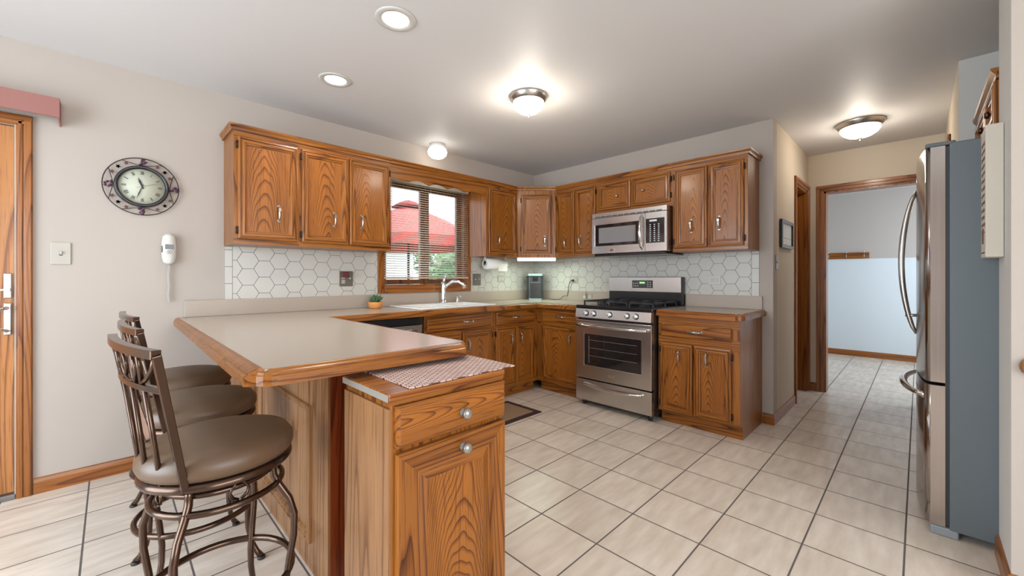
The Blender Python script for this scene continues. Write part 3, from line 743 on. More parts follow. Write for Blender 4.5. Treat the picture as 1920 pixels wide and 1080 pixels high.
pmt.location = (-2.875, -2.165, CZ+.0005); tag(pmt, 'brown and white woven placemat lying on the oak cart', 'placemat')

# ---------------------------------------------------------------- sink, faucet
sk = thing('kitchen_sink', 'white double-bowl drop-in sink in the worktop below the window', 'sink', ((SK[0]+SK[1])/2, (SK[2]+SK[3])/2, ZW))
hx, hy = (SK[1]-SK[0])/2, (SK[3]-SK[2])/2; r_ = .022
ux = [-hx-r_, -hx+.03, -.02, .02, hx-.03, hx+r_]; uy = [-hy-r_, -hy+.03, hy-.07, hy+r_]
MB().cells(ux, uy, lambda x, y: not ((-hx+.03 < x < -.02 or .02 < x < hx-.03) and -hy+.03 < y < hy-.07), 'xy', .0005, .012).build('rim', porc, sk, bevel=.005)
for a, b in ((-hx+.03, -.02), (.02, hx-.03)):
    bw = MB(); c_, e_ = -hy+.03, hy-.07
    bw.box(a-.004, a, c_-.004, e_+.004, -.17, .001); bw.box(b, b+.004, c_-.004, e_+.004, -.17, .001); bw.box(a, b, c_-.004, c_, -.17, .001); bw.box(a, b, e_, e_+.004, -.17, .001); bw.box(a-.004, b+.004, c_-.004, e_+.004, -.175, -.17)
    bo = bw.build('bowl', porc, sk)
    MB().cyl(((a+b)/2, (c_+e_)/2, -.17), .035, .003).build('drain', chrome, bo)
fa = thing('kitchen_faucet', 'chrome pull-out kitchen faucet standing behind the sink', 'faucet', (-1.40, -.085, ZW+.0125))
MB().lathe([(.030, 0), (.030, .006), (.024, .014), (.022, .06), (.020, .17), (.018, .20), (0, .205)], seg=20).build('body', chrome, fa)
MB().tube([(0, 0, .12), (.02, -.03, .17), (.05, -.08, .205), (.085, -.135, .205), (.11, -.17, .18), (.122, -.185, .145)], [.014, .015, .015, .016, .018, .020], 12).build('spout', chrome, fa)
MB().tube([(0, 0, .195), (.010, -.002, .225), (.030, -.004, .262), (.036, -.004, .272)], [.015, .012, .010, .006], 10).build('lever', chrome, fa)
sd = MB().lathe([(.016, 0), (.016, .008), (.009, .015), (.009, .045), (.006, .05), (.006, .062), (0, .064)], (0, 0, 0), 14)
sd.tube([(0, 0, .055), (.012, -.03, .060), (.014, -.045, .050)], [.006, .005, .004], 8)
so_ = sd.build('soap_dispenser', chrome); so_.location = (-1.235, -.085, ZW+.0125); tag(so_, 'small chrome soap dispenser beside the kitchen faucet', 'soap dispenser')

# ---------------------------------------------------------------- dishwasher
dw = thing('dishwasher', 'stainless dishwasher under the worktop between peninsula and sink', 'dishwasher', (-2.565, 0, 0))
MB().box(0, .625, -.55, -.03, .1, ZW-.05).build('body', black, dw)
MB().box(.01, .615, -.585, -.55, .13, ZW-.115).build('door', steelh, dw, bevel=.004)
MB().box(.01, .615, -.575, -.55, ZW-.112, ZW-.055).build('control_strip', black, dw, bevel=.003)
MB().tube([(.05, -.585, .745), (.07, -.62, .745), (.3, -.635, .745), (.54, -.62, .745), (.56, -.585, .745)], .011, 10).build('handle', steel, dw)
MB().box(.0, .625, -.50, -.03, 0, .1).build('toe_kick', black, dw)

# ---------------------------------------------------------------- gas range
rg = thing('gas_range', 'stainless freestanding gas range with black cooktop under the microwave', 'range', (0, -1.118, 0), RB)
RW = .744; F = .645
MB().box(.0, RW, -F+.035, -.03, .045, .885).build('body', black, rg, bevel=.003)
MB().box(.0, RW, -F-.005, -.03, .885, .912).build('cooktop', black, rg, bevel=.006, seg=3)
cpn = MB().prism([(-F+.03, .885), (-F-.012, .882), (-F-.022, .800), (-F+.03, .792)], 'x', .004, RW-.004).build('control_panel', steelh, rg, bevel=.003)
for x in (.125, .205, .365, .53, .61):
    k_ = MB().lathe([(.021, 0), (.021, -.012), (.018, -.022), (0, -.024)], (0, 0, 0), 20, 'y'); k_.box(-.004, .004, -.030, -.020, -.019, .019)
    ko = k_.build('knob', steel, cpn, bevel=.001); ko.location = (x, -F-.017, .842); ko.rotation_euler = (-.12, 0, 0)
    ck = MB().lathe([(.026, 0), (.026, -.003)], (0, 0, 0), 20, 'y').build('knob_ring', blackm, cpn); ck.location = (x, -F-.0165, .842); ck.rotation_euler = (-.12, 0, 0)
od = MB()
wx0, wx1, wz0, wz1 = .095, RW-.095, .375, .655
od.cells([.004, wx0, wx1, RW-.004], [.255, wz0, wz1, .78], lambda x, z: not (wx0 < x < wx1 and wz0 < z < wz1), 'xz', -F-.010, -F+.035)
odo = od.build('oven_door', steelh, rg, bevel=.004)
MB().box(wx0, wx1, -F-.004, -F+.02, wz0, wz1).build('oven_window', blackgl, odo)
rk = MB()
for z in (.46, .53, .60): rk.box(wx0+.04, wx1-.04, -F-.0048, -F-.0042, z, z+.003)
rk.box(wx0+.045, wx0+.050, -F-.0048, -F-.0042, wz0+.02, wz1-.02)
rk.build('oven_rack', mat('rack_grey', (.28, .25, .24), .4, .6), odo)
MB().tube([(.03, -F-.010, .735), (.04, -F-.045, .735), (.2, -F-.060, .733), (RW/2, -F-.065, .732), (RW-.2, -F-.060, .733), (RW-.04, -F-.045, .735), (RW-.03, -F-.010, .735)], .013, 12).build('handle', mirror, odo)
MB().box(RW/2-.03, RW/2+.03, -F-.0125, -F-.010, .300, .325).build('badge', chrome, odo, bevel=.001)
sdr = MB().box(.004, RW-.004, -F-.008, -F+.035, .055, .243).build('storage_drawer', steelh, rg, bevel=.004)
MB().tube([(.08, -F-.008, .212), (.10, -F-.025, .206), (.22, -F-.034, .192), (RW/2, -F-.037, .187), (RW-.22, -F-.034, .192), (RW-.10, -F-.025, .206), (RW-.08, -F-.008, .212)], .010, 10).build('handle', mirror, sdr)
for x, y in ((.05, -.58), (RW-.05, -.58), (.05, -.1), (RW-.05, -.1)): MB().cyl((x, y, 0), .018, .045).build('foot', blackm, rg)
bgd = MB().box(.0, RW, -.085, -.015, .912, 1.168).build('backguard', black, rg, bevel=.006)
MB().box(.004, RW-.004, -.095, -.085, 1.025, 1.166).build('backguard_panel', steelh, rg, bevel=.003)
dsp = MB().box(.265, .475, -.099, -.095, 1.062, 1.135).build('control_display', blackgl, rg, bevel=.004)
dg = MB()
for i, x in enumerate((.345, .358, .373, .386)): dg.box(x, x+.009, -.1, -.099, 1.105, 1.120)
dg.build('digits', mat('display_green', (.05, .2, .05), .5, emit=(.45, 1, .35), estr=1.2), dsp)
bt = MB()
for i in range(3):
    for k in range(2): bt.box(.278+i*.020, .290+i*.020, -.1, -.099, 1.078+k*.024, 1.084+k*.024)
for i in range(2):
    for k in range(3): bt.box(.425+i*.022, .435+i*.022, -.1, -.099, 1.072+k*.020, 1.081+k*.020)
bt.build('marking', whitep, dsp)
# burners and grates
for x, y in ((.17, -.20), (.17, -.46), (RW-.17, -.20), (RW-.17, -.46), (RW/2, -.33)):
    MB().lathe([(.05, 0), (.05, .008), (.035, .010), (.035, .018), (0, .020)], (x, y, .912), 20).build('burner', blackm, rg)
for k in range(3):
    xa, xb = .03+k*.231, .03+k*.231+.222
    g = MB(); z = .945; t_ = .006
    g.box(xa, xb, -.57, -.57+2*t_, z-t_, z+t_); g.box(xa, xb, -.12, -.12+2*t_, z-t_, z+t_); g.box(xa, xb, -.345, -.345+2*t_, z-t_, z+t_)
    g.box(xa, xa+2*t_, -.57, -.11, z-t_, z+t_); g.box(xb-2*t_, xb, -.57, -.11, z-t_, z+t_); g.box((xa+xb)/2-t_, (xa+xb)/2+t_, -.57, -.11, z-t_, z+t_+.004)
    for x in (xa, xb-2*t_):
        for y in (-.57, -.345, -.12): g.box(x, x+2*t_, y, y+2*t_, .912, z)
    g.build('grate', blackm, rg, bevel=.002)

# ---------------------------------------------------------------- microwave
mw = thing('microwave_oven', 'stainless over-the-range microwave hung under the short cabinet', 'microwave', (0, -1.128, 1.375), RB)
MW = .742; MH = .397
MB().box(0, MW, -.345, -.004, .012, MH).build('body', black, mw, bevel=.002)
MB().box(.0, MW, -.405, -.345, MH-.045, MH).build('top_vent', steelh, mw, bevel=.003)
vs_ = MB()
for i in range(11): vs_.box(.04+i*.061, .04+i*.061+.05, -.407, -.404, MH-.040, MH-.033)
vs_.build('vent_slot', blackm, mw)
dm = MB(); dx = .545
dm.cells([.0, .035, dx-.05, dx], [.012, .085, .285, MH-.047], lambda x, z: not (.035 < x < dx-.05 and .085 < z < .285), 'xz', -.405, -.345)
dmo = dm.build('door', steelh, mw, bevel=.003)
MB().box(.035, dx-.05, -.402, -.36, .085, .285).build('door_window', blackgl, dmo)
MB().box(.075, dx-.09, -.4035, -.402, .110, .255).build('window_mesh', mat('mesh_grey', (.20, .19, .19), .25), dmo)
MB().box(.2, .245, -.407, -.405, .032, .052).build('badge', chrome, dmo, bevel=.001)
MB().tube([(dx-.025, -.405, .035), (dx-.025, -.435, .06), (dx-.025, -.455, .18), (dx-.025, -.435, .31), (dx-.025, -.405, .335)], [.008, .011, .013, .011, .008], 12).build('handle', mirror, dmo)
cpm = MB().box(dx+.003, MW, -.405, -.345, .012, MH-.047).build('control_panel', steelh, mw, bevel=.003)
MB().box(dx+.010, MW-.022, -.408, -.405, .085, .295).build('keypad', blackgl, cpm)
kb = MB()
for r in range(9):
    for c_ in range(3): kb.box(dx+.045+c_*.038, dx+.057+c_*.038, -.4088, -.4079, .098+r*.0175, .105+r*.0175)
kb.box(dx+.045, dx+.11, -.4088, -.4079, .268, .283)
kb.build('marking', mat('keypad_print', (.6, .62, .62), .5), cpm)
MB().box(.02, MW-.02, -.395, -.02, -.012, .012).build('underside_hood', black, mw, bevel=.004)

# ---------------------------------------------------------------- refrigerator (front faces +y)
fr = thing('refrigerator', 'tall stainless french-door refrigerator with grey sides in the alcove', 'refrigerator', (-.225, -4.22, 0), PI)
# local: x 0..W (0 = far end, W = near end), front at local -y
FW = .825; body_f = -.767  # world y -3.453
MB().box(0, FW, body_f, 0, .035, 1.765).build('cabinet_body', greyside, fr, bevel=.006)
def bulge(x0_, x1_, z0_, z1_, n=24):
    mb = MB(); b = len(mb.v)
    prof = []
    for i in range(n+1):
        t = i/n; x = x0_+(x1_-x0_)*t; xx = (x-FW/2)/(FW/2)
        y = -.837-.036*(1-xx*xx)
        e = min(t, 1-t)*(x1_-x0_)
        if e < .02: y += .012*(1-math.sqrt(max(0, 1-(1-e/.02)**2)))
        prof.append((x, y))
    poly = prof+[(x1_, body_f-.012), (x0_, body_f-.012)]
    mb.prism(poly, 'z', z0_, z1_)
    for i in range(len(mb.sm)): mb.sm[i] = 2 <= i < 2+n
    return mb
d1 = bulge(.002, FW/2-.002, .69, 1.755).build('door', fsteel, fr)
d2 = bulge(FW/2+.002, FW-.002, .69, 1.755).build('door', fsteel, fr)
d3 = bulge(.002, FW-.002, .045, .675).build('freezer_drawer', fsteel, fr)
MB().box(.004, FW-.004, body_f-.012, body_f, .05, 1.75).build('gasket', blackm, fr)
for dd, x, s_ in ((d1, FW/2-.03, -1), (d2, FW/2+.03, 1)):
    pts = []; n = 22
    for i in range(n+1):
        t = i/n; z = .865+(1.62-.865)*t; q = math.sin(PI*t)
        pts.append((x+s_*.0*q, -.872-.058*q**.7, z))
    MB().tube(pts, [.006+.007*math.sin(PI*i/n)**.5 for i in range(n+1)], 12, flat=1.3).build('handle', nickel, dd)
    MB().cyl((x, -.865, .96), .006, -.05, 'y').build('handle_post', nickel, dd)
pts = []
for i in range(21):
    t = i/20; q = math.sin(PI*t); pts.append((.07+t*(FW-.14), -.838-.085*q**.55, .612))
MB().tube(pts, [.010+.006*math.sin(PI*i/20) for i in range(21)], 12, flat=1.0).build('handle', mirror, d3)
MB().box(FW-.06, FW-.004, body_f-.075, body_f+.02, 1.757, 1.775).build('hinge_cover', greyside, fr, bevel=.006)
MB().box(.004, .06, body_f-.075, body_f+.02, 1.757, 1.775).build('hinge_cover', greyside, fr, bevel=.006)
MB().box(FW-.07, FW-.002, body_f-.06, body_f+.03, .0, .042).build('foot', mat('foot_grey', (.25, .27, .28), .5), fr, bevel=.008)
MB().box(.002, .07, body_f-.06, body_f+.03, .0, .042).build('foot', bpy.data.materials['foot_grey'], fr, bevel=.008)
MB().cyl((FW-.09, -.868, 1.62), .014, -.004, 'y').build('badge', chrome, d2)
# cabinet above the refrigerator
cf = thing('wall_cabinet', 'oak cabinet with dark knobs above the refrigerator', 'cabinet', (-.225, -4.345, 1.80), PI, G1)
CWf = .82; dF = .745
MB().box(0, CWf, -dF, 0, 0, .235).build('carcass', oakz, cf, bevel=.002)
dk = mat('dark_bronze_knob', (.12, .05, .035), .25, .8)
for a, b, kx in ((.02, .50, .455), (.52, CWf-.01, .725)):
    dd = MB().rings(a, b, .015, .200, -dF, DPROF).build('door', [pz, oakx, oakz], cf); knob(dd, kx, .080, -dF-.010, dk, .016)
MB().sweep([(0, -dF), (CWf, -dF)], [(0, .207), (.012, .207), (.014, .222), (.026, .239), (.028, .251), (0, .251)]).build('crown_moulding', oakx, cf)

# ---------------------------------------------------------------- counter stools
def make_stool(label):
    t = thing('counter_stool', label, 'stool', (0, 0, 0), 0, 'counter stools along the peninsula')
    MB().lathe([(0, .606), (.20, .606), (.221, .613), (.230, .630), (.229, .652), (.211, .674), (.16, .687), (.08, .692), (0, .693)], seg=48).rs().build('seat_cushion', vinyl, t)
    sf = MB(); sf.lathe([(.195, .585), (.222, .585), (.226, .592), (.222, .606), (.195, .606)], seg=40); sf.lathe([(.0, .570), (.09, .570), (.09, .59), (0, .59)], seg=20)
    sf.tube([(.162*math.cos(a), .162*math.sin(a), .556) for a in [2*PI*i/40 for i in range(40)]], .009, 8, closed=True)
    for a in range(4):
        q = a*PI/2; sf.box(-.01+.12*math.cos(q), .01+.12*math.cos(q), -.01+.12*math.sin(q), .01+.12*math.sin(q), .56, .59)
    sf.rs().build('seat_frame', bronze, t)
    LP = [(r/.87, z) for r, z in ((.150, .585), (.152, .56), (.155, .535), (.170, .505), (.200, .46), (.216, .41), (.214, .34), (.200, .26), (.190, .19), (.192, .13), (.205, .075), (.228, .03), (.245, .010))]
    for k in range(4):
        a = PI/4+k*PI/2
        l = MB().tube([(r*math.cos(a), r*math.sin(a), z) for r, z in LP], [.013]*4+[.0125]*5+[.012, .012, .013, .015], 8, flat=.9).rs().build('leg', bronze, t)
        MB().lathe([(.017, 0), (.018, .006), (.014, .012)], (.282*math.cos(a), .282*math.sin(a), 0), 12).rs().build('foot_glide', blackm, l)
    ap = MB(); ap.tube([(.192*math.cos(a), .192*math.sin(a), .515) for a in [2*PI*i/40 for i in range(40)]], .010, 8, closed=True)
    for k in range(4):   # looped ornaments between apron ring and seat
        a = k*PI/2
        for s_ in (-1, 1):
            ap.tube([((.172)*math.cos(a+s_*w_), (.172)*math.sin(a+s_*w_), z) for w_, z in ((.02, .520), (.13, .530), (.16, .546), (.10, .562), (.02, .575))], .005, 6)
    ap.rs().build('apron_ring', bronze, t)
    MB().tube([(.226*math.cos(a), .226*math.sin(a), .225) for a in [2*PI*i/44 for i in range(44)]], .011, 8, closed=True).rs().build('foot_ring', bronze, t)
    # back: curved in plan, leaning away
    def P(s, z):      # s -1..1 across, z height
        u_ = (z-.60)/.38; hw = .14+.10*u_; q_ = 1-min(1, s*s)
        return (-(.125+.08*u_)-.02*q_-(1-u_)*.035*q_, s*hw, z)
    bk = MB()
    for s_ in (-1, 1): bk.tube([P(s_, z) for z in (.59, .65, .75, .886, .98)], .0125, 4, smooth=False)
    top = [P(-1+2*i/12, .98) for i in range(13)]
    bk.tube(top, .0155, 4, smooth=False)
    bk.tube([P(-1+2*i/12, .886) for i in range(13)], .0105, 4, smooth=False)
    bko = bk.build('backrest', bronze, t, bevel=.002)
    for s_ in (-.6, -.22, .22, .6): MB().tube([P(s_, z) for z in (.60, .7, .886)], .0065, 6).build('spindle', bronze, bko)
    orn = MB()
    for s_ in (-.17, .17):
        orn.tube([P(s_+.26*math.cos(a), .932+.040*math.sin(a)) for a in [2*PI*i/24 for i in range(24)]], .005, 6, closed=True)
    for s_ in (-1, 1):
        orn.tube([P(s_*q, z) for q, z in ((.97, .972), (.85, .94), (.68, .91), (.5, .890))], .006, 6)
        orn.tube([P(s_*.55, z) for z in (.975, .898)], .006, 6); orn.tube([P(s_*.38, z) for z in (.975, .888)], .006, 6)
    orn.build('scroll_ornament', bronze, bko)
    return t
st = make_stool('bronze metal counter stool with round brown seat, nearest of the three')
st.location = (-3.449, -1.816, 0); st.rotation_euler = (0, 0, .15)
dup(st, (-3.435, -1.27, 0), .07, 'bronze metal counter stool with round brown seat, middle of the three')
dup(st, (-3.425, -.70, 0), .07, 'bronze metal counter stool with round brown seat, farthest, nearest the wall')

# ---------------------------------------------------------------- ceiling lights
def pointl(name, loc, e, col=(1, .84, .62), r=.06):
    l = bpy.data.lights.new(name, 'POINT'); l.energy = e; l.color = col; l.shadow_soft_size = r
    o = bpy.data.objects.new(name, l); C.objects.link(o); o.location = loc
def recessed(x, y, label):
    t = thing('recessed_light', label, 'ceiling light', (x, y, ZC), 0, 'recessed ceiling lights')
    MB().lathe([(.062, -.001), (.066, -.006), (.092, -.006), (.098, -.001)], seg=40).build('trim_ring', whitep, t)
    MB().lathe([(0, -.004), (.062, -.003), (.063, 0)], seg=32).build('diffuser', glowd, t)
    l = bpy.data.lights.new('can', 'SPOT'); l.energy = 20; l.color = (1, .92, .80); l.spot_size = 2.4; l.spot_blend = .6; l.shadow_soft_size = .06
    o = bpy.data.objects.new('can_lamp', l); C.objects.link(o); o.location = (x, y, ZC-.02)
recessed(-2.715, -1.566, 'round white recessed ceiling light, larger one nearest the top edge')
recessed(-2.685, -.747, 'round white recessed ceiling light closer to the clock wall')
def dome(x, y, r, label, e):
    t = thing('dome_ceiling_light', label, 'ceiling light', (x, y, ZC), 0, 'frosted dome ceiling lights')
    MB().lathe([(r, 0), (r*1.02, -.006), (r*.98, -.014), (r*.97, -.022), (r*.90, -.030), (r*.86, -.042), (r*.80, -.042)], seg=48).build('base_ring', nickel, t)
    MB().lathe([(r*.84, -.038), (r*.83, -.060), (r*.72, -.085), (r*.5, -.108), (r*.2, -.120), (0, -.122)], seg=48).build('glass_dome', glowm, t)
    MB().lathe([(.012, -.118), (.014, -.126), (.006, -.134), (.007, -.141), (0, -.144)], seg=16).build('finial', nickel, t)
    pointl('dome_bulb', (x, y, ZC-.19), e*.42, (1, .90, .76))
dome(-1.647, -1.449, .128, 'frosted glass dome light with metal rim in the kitchen ceiling centre', 17)
dome(.60, -3.02, .155, 'frosted glass dome light with metal rim in the hall ceiling', 15)
t = thing('sink_ceiling_light', 'small white globe light on the ceiling above the sink', 'ceiling light', (-1.52, -.16, ZC))
MB().lathe([(.070, 0), (.070, -.035), (.062, -.038)], seg=32).build('base', mat('globe_base', (.55, .54, .5), .4), t)
MB().lathe([(.062, -.036), (.082, -.050), (.090, -.075), (.082, -.105), (.055, -.128), (0, -.136)], seg=32).build('globe', mat('globe_glass', (.9, .9, .86), .3, emit=(1, .95, .86), estr=3.0), t)
pointl('globe_bulb', (-1.52, -.20, ZC-.24), .6, (1, .88, .72))
# under-cabinet strip at the corner
t = thing('under_cabinet_light', 'glowing fluorescent strip under the corner wall cabinet', 'light', (-.425, -.425, UZ0-.001), -PI/4)
MB().box(-.21, .21, -.025, .025, -.022, 0).build('housing', whitep, t, bevel=.004)
MB().box(-.205, .205, -.034, -.008, -.036, -.004).build('tube', tubem, t, bevel=.006)
area('strip_glow', (-.40, -.40, UZ0-.05), (.15, .15, -1), .38, .05, 2.6, (.80, 1.0, .80)).rotation_euler = (0, 0, -PI/4)

# ---------------------------------------------------------------- small things on worktops and walls
# coffee maker, facing diagonally into the room
km = thing('coffee_maker', 'black single-cup coffee maker in the corner under the strip light', 'coffee maker', (-.20, -.20, ZW), -PI/4)
dkm = mat('dark_plastic', (.022, .027, .033), .22)
sil = mat('silver_green_plastic', (.25, .36, .34), .25, .6)
kb_ = MB(); kb_.prism([(-.095, .055), (-.095, -.03), (-.07, -.085), (.07, -.085), (.095, -.03), (.095, .055), (.06, .10), (-.06, .10)], 'z', .0, .27); kb_.build('body', dkm, km, bevel=.006)
MB().prism([(-.108, .055), (-.108, -.035), (-.08, -.10), (.08, -.10), (.108, -.035), (.108, .055), (.07, .10), (-.07, .10)], 'z', .27, .30).build('lid', sil, km, bevel=.008)
MB().box(-.055, .055, -.0885, -.084, .02, .20).build('cup_bay', black, km, bevel=.004)
MB().box(-.03, .03, -.092, -.084, .215, .262).build('display', blackgl, km, bevel=.003)
MB().prism([(-.09, -.05), (-.07, -.105), (.07, -.105), (.09, -.05)], 'z', 0, .018).build('drip_tray', sil, km, bevel=.003)
# its cord to the outlet on the range wall
cd_ = MB().tube([(-.10, -.345, ZW+.006), (-.10, -.42, ZW+.006), (-.07, -.47, ZW+.010), (-.05, -.50, ZW+.045), (-.035, -.545, ZW+.05), (-.03, -.552, ZW+.10), (-.032, -.560, ZW+.16), (-.035, -.585, ZW+.215), (-.035, -.61, ZW+.225)], .0035, 8)
cd_.box(-.04, -.022, -.628, -.606, 1.118, 1.140)
tag(cd_.build('power_cord', blackm), 'black coffee maker cord plugged into the outlet beside it', 'cord')

def plate(name, label, cat, x, z, w_, h, y0, loc, rz, m, fill, group=None):
    """wall plate in local xz with inner details"""
    t = thing(name, label, cat, loc, rz, group)
    MB().box(x-w_/2, x+w_/2, y0-.006, y0, z-h/2, z+h/2).build('cover_plate', m, t, bevel=.002)
    fill(t, x, z, y0-.006)
    return t
def socket(t, x, z, y, m=whitep, horiz=False, n=2):
    for k in range(n):
        o = (k-(n-1)/2)*.038
        xx, zz = (x+o, z) if horiz else (x, z+o)
        s_ = MB().box(xx-.015, xx+.015, y-.003, y, zz-.015, zz+.015); so_ = s_.build('socket', m, t, bevel=.003)
        sl_ = MB()
        if horiz: sl_.box(xx-.005, xx+.005, y-.0034, y-.003, zz-.007, zz-.005); sl_.box(xx-.005, xx+.005, y-.0034, y-.003, zz+.005, zz+.007)
        else: sl_.box(xx-.007, xx-.005, y-.0034, y-.003, zz-.005, zz+.005); sl_.box(xx+.005, xx+.007, y-.0034, y-.003, zz-.005, zz+.005)
        sl_.build('slot', blackm, so_)
def toggle(t, x, z, y, m=whitep):
    MB().box(x-.006, x+.006, y-.001, y, z-.012, z+.012).build('toggle_slot', blackm, t)
    MB().prism([(y-.013, z+.004), (y, z-.008), (y, z+.006), (y-.013, z+.010)], 'x', x-.0045, x+.0045).build('toggle', m, t)
T = -.0065
plate('light_switch', 'ivory light switch on the wall beside the oak exterior door', 'light switch', -3.887, 1.296, .075, .122, 0, (0, 0, 0), 0, ivory, lambda t, x, z, y: toggle(t, x, z, y))
def f1(t, x, z, y):
    socket(t, x-.025, z-.005, y, ivory); toggle(t, x+.028, z, y)
    MB().box(x-.047, x+.012, y-.035, y-.003, z+.012, z+.058).build('plugged_adapter', mat('dark_red_plastic', (.10, .02, .02), .4), t, bevel=.004)
plate('wall_outlet', 'pewter outlet and switch plate on hexagon tile, left of window', 'outlet', -2.314, 1.152, .112, .125, T, (0, 0, 0), 0, taupe, f1)
def f2(t, x, z, y): toggle(t, x-.023, z, y); toggle(t, x+.023, z, y)
plate('light_switch', 'pewter double switch plate on tile just right of the window', 'light switch', -.918, 1.140, .112, .125, T, (0, 0, 0), 0, taupe, f2)
plate('wall_outlet', 'ivory outlet on the tile below the paper towel roll', 'outlet', -.56, 1.148, .112, .078, T, (0, 0, 0), 0, ivory, lambda t, x, z, y: socket(t, x, z, y, whitep, True))
plate('wall_outlet', 'ivory outlet holding the coffee maker plug, range wall', 'outlet', .615, 1.140, .112, .082, T, (0, 0, 0), RB, ivory, lambda t, x, z, y: socket(t, x, z, y, whitep, True))
plate('wall_outlet', 'white outlet on hexagon tile right of the range', 'outlet', 2.11, 1.140, .108, .080, T, (0, 0, 0), RB, whitep, lambda t, x, z, y: socket(t, x, z, y, whitep, True))
def f3(t, x, z, y): socket(t, x+.02, z, y, whitep, True, 1)
plate('wall_outlet', 'low ivory outlet with an air freshener, left of range', 'outlet', .815, .950, .105, .070, -.02, (0, 0, 0), RB, ivory, f3)
t = thing('air_freshener', 'small clear air freshener plugged in left of the range', 'air freshener', (-.029, -.79, .955), RB)
MB().box(-.016, .016, -.028, 0, -.02, .012).build('warmer', whitep, t, bevel=.004); MB().lathe([(.012, .012), (.015, .02), (.014, .04), (.008, .046), (.008, .052)], (0, -.016, 0), 14).build('bottle', mat('amber_oil', (.5, .38, .25), .15), t)
plate('light_switch', 'pewter light switch at the hall corner below the picture frame', 'light switch', .10, 1.286, .07, .115, 0, (0, -2.5465, 0), 0, taupe, lambda t, x, z, y: toggle(t, x, z, y))

# paper towels
pt = thing('paper_towel_holder', 'white paper towel roll on a holder under the wall cabinet', 'paper towel holder', (-.78, -.15, 1.305))
MB().lathe([(.020, -.135), (.057, -.135), (.057, .135), (.020, .135)], (0, 0, 0), 32, 'x').build('paper_roll', paperm, pt)
MB().box(-.004, .125, -.0580, -.0572, -.075, 0).build('loose_sheet', paperm, pt)
for s_ in (-1, 1):
    h = MB().box(s_*.140-.004, s_*.140+.004, -.016, .016, .0, .072); h.lathe([(.030, -.004), (.030, .004)], (s_*.140, 0, 0), 20, 'x'); h.build('end_bracket', whitep, pt)
MB().cyl((-.150, 0, 0), .013, .006, 'x').build('end_cap', blackm, pt)

# potted succulent
pp = thing('potted_succulent', 'small green succulent in an orange pot on the worktop', 'plant', (-2.135, -.165, ZW))
MB().lathe([(.045, 0), (.054, .012), (.058, .04), (.057, .055), (.050, .055), (.048, .045)], seg=28).build('pot', terracotta, pp)
MB().cyl((0, 0, .044), .049, .004).build('soil', mat('soil', (.05, .03, .02), .9), pp)
lf = MB(); rnd = random.Random(4)
for c_ in range(7):
    ca = rnd.random()*6.3; cr_ = .032*rnd.random()**.5; cx, cy = cr_*math.cos(ca), cr_*math.sin(ca)
    for i in range(11):
        a = rnd.random()*2*PI; el = .25+rnd.random()*1.1; L = .028+.022*rnd.random(); zb = .05+.018*rnd.random()
        dx_, dy_, dz_ = math.cos(a)*math.cos(el), math.sin(a)*math.cos(el), math.sin(el)
        lf.tube([(cx+dx_*L*q, cy+dy_*L*q, zb+dz_*L*q+.012*q) for q in (0, .35, .7, 1)], [.003, .0075, .006, .0012], 6, flat=.6)
lf.build('leaves', leafm, pp)

# wall clock
ck = thing('wall_clock', 'round iron wall clock with grape leaf ring on left wall', 'clock', (-3.556, -.012, 1.716))
irn = mat('clock_iron', (.04, .02, .02), .45, .5)
def circ(r, y, n=48): return [(r*math.cos(2*PI*i/n), y, r*math.sin(2*PI*i/n)) for i in range(n)]
o = MB(); o.tube(circ(.172, 0), .0028, 8, closed=True)
for k in range(4):
    a = k*PI/2
    pts = []
    for i in range(13):
        t_ = -1+2*i/12; rr = .128+.044*t_*t_; b = a+t_*.56; pts.append((rr*math.cos(b), 0, rr*math.sin(b)))
    o.tube(pts, .0018, 6)
o.build('outer_ring', irn, ck)
MB().lathe([(.104, 0), (.108, -.018), (.116, -.024), (.124, -.018), (.126, .010), (.104, .010)], (0, 0, 0), 48, 'y').build('case', black, ck)
MB().lathe([(0, -.006), (.105, -.006), (.105, .004), (0, .004)], (0, 0, 0), 48, 'y').build('dial', dialm, ck)
nm = MB()
def stroke(ax, az, bx_, bz, w_=.0016):
    d_ = Vector((bx_-ax, bz-az)); p_ = Vector((-d_.y, d_.x)).normalized()*w_
    q = [(ax+p_.x, az+p_.y), (bx_+p_.x, bz+p_.y), (bx_-p_.x, bz-p_.y), (ax-p_.x, az-p_.y)]
    nm.prism(q, 'y', -.0075, -.006)
ROM = ['XII', 'I', 'II', 'III', 'IIII', 'V', 'VI', 'VII', 'VIII', 'IX', 'X', 'XI']
for h, s_ in enumerate(ROM):
    a = PI/2-h*PI/6; ur = Vector((math.cos(a), math.sin(a))); ut = Vector((math.sin(a), -math.cos(a))); wd_ = {'I': .0045, 'V': .008, 'X': .008}
    tot = sum(wd_[c_] for c_ in s_); o_ = -tot/2
    def PP(u_, r_): v = ur*r_+ut*u_; return v.x, v.y
    for c_ in s_:
        w_ = wd_[c_]; a_, b_ = o_+.001, o_+w_-.001
        if c_ == 'I': stroke(*PP((a_+b_)/2, .072), *PP((a_+b_)/2, .092), .0011)
        elif c_ == 'V': stroke(*PP(a_, .092), *PP((a_+b_)/2, .072), .0010); stroke(*PP(b_, .092), *PP((a_+b_)/2, .072), .0007)
        else: stroke(*PP(a_, .092), *PP(b_, .072), .0010); stroke(*PP(b_, .092), *PP(a_, .072), .0007)
        o_ += w_
nm.build('numerals', mat('numeral_brown', (.05, .035, .025), .6), ck)
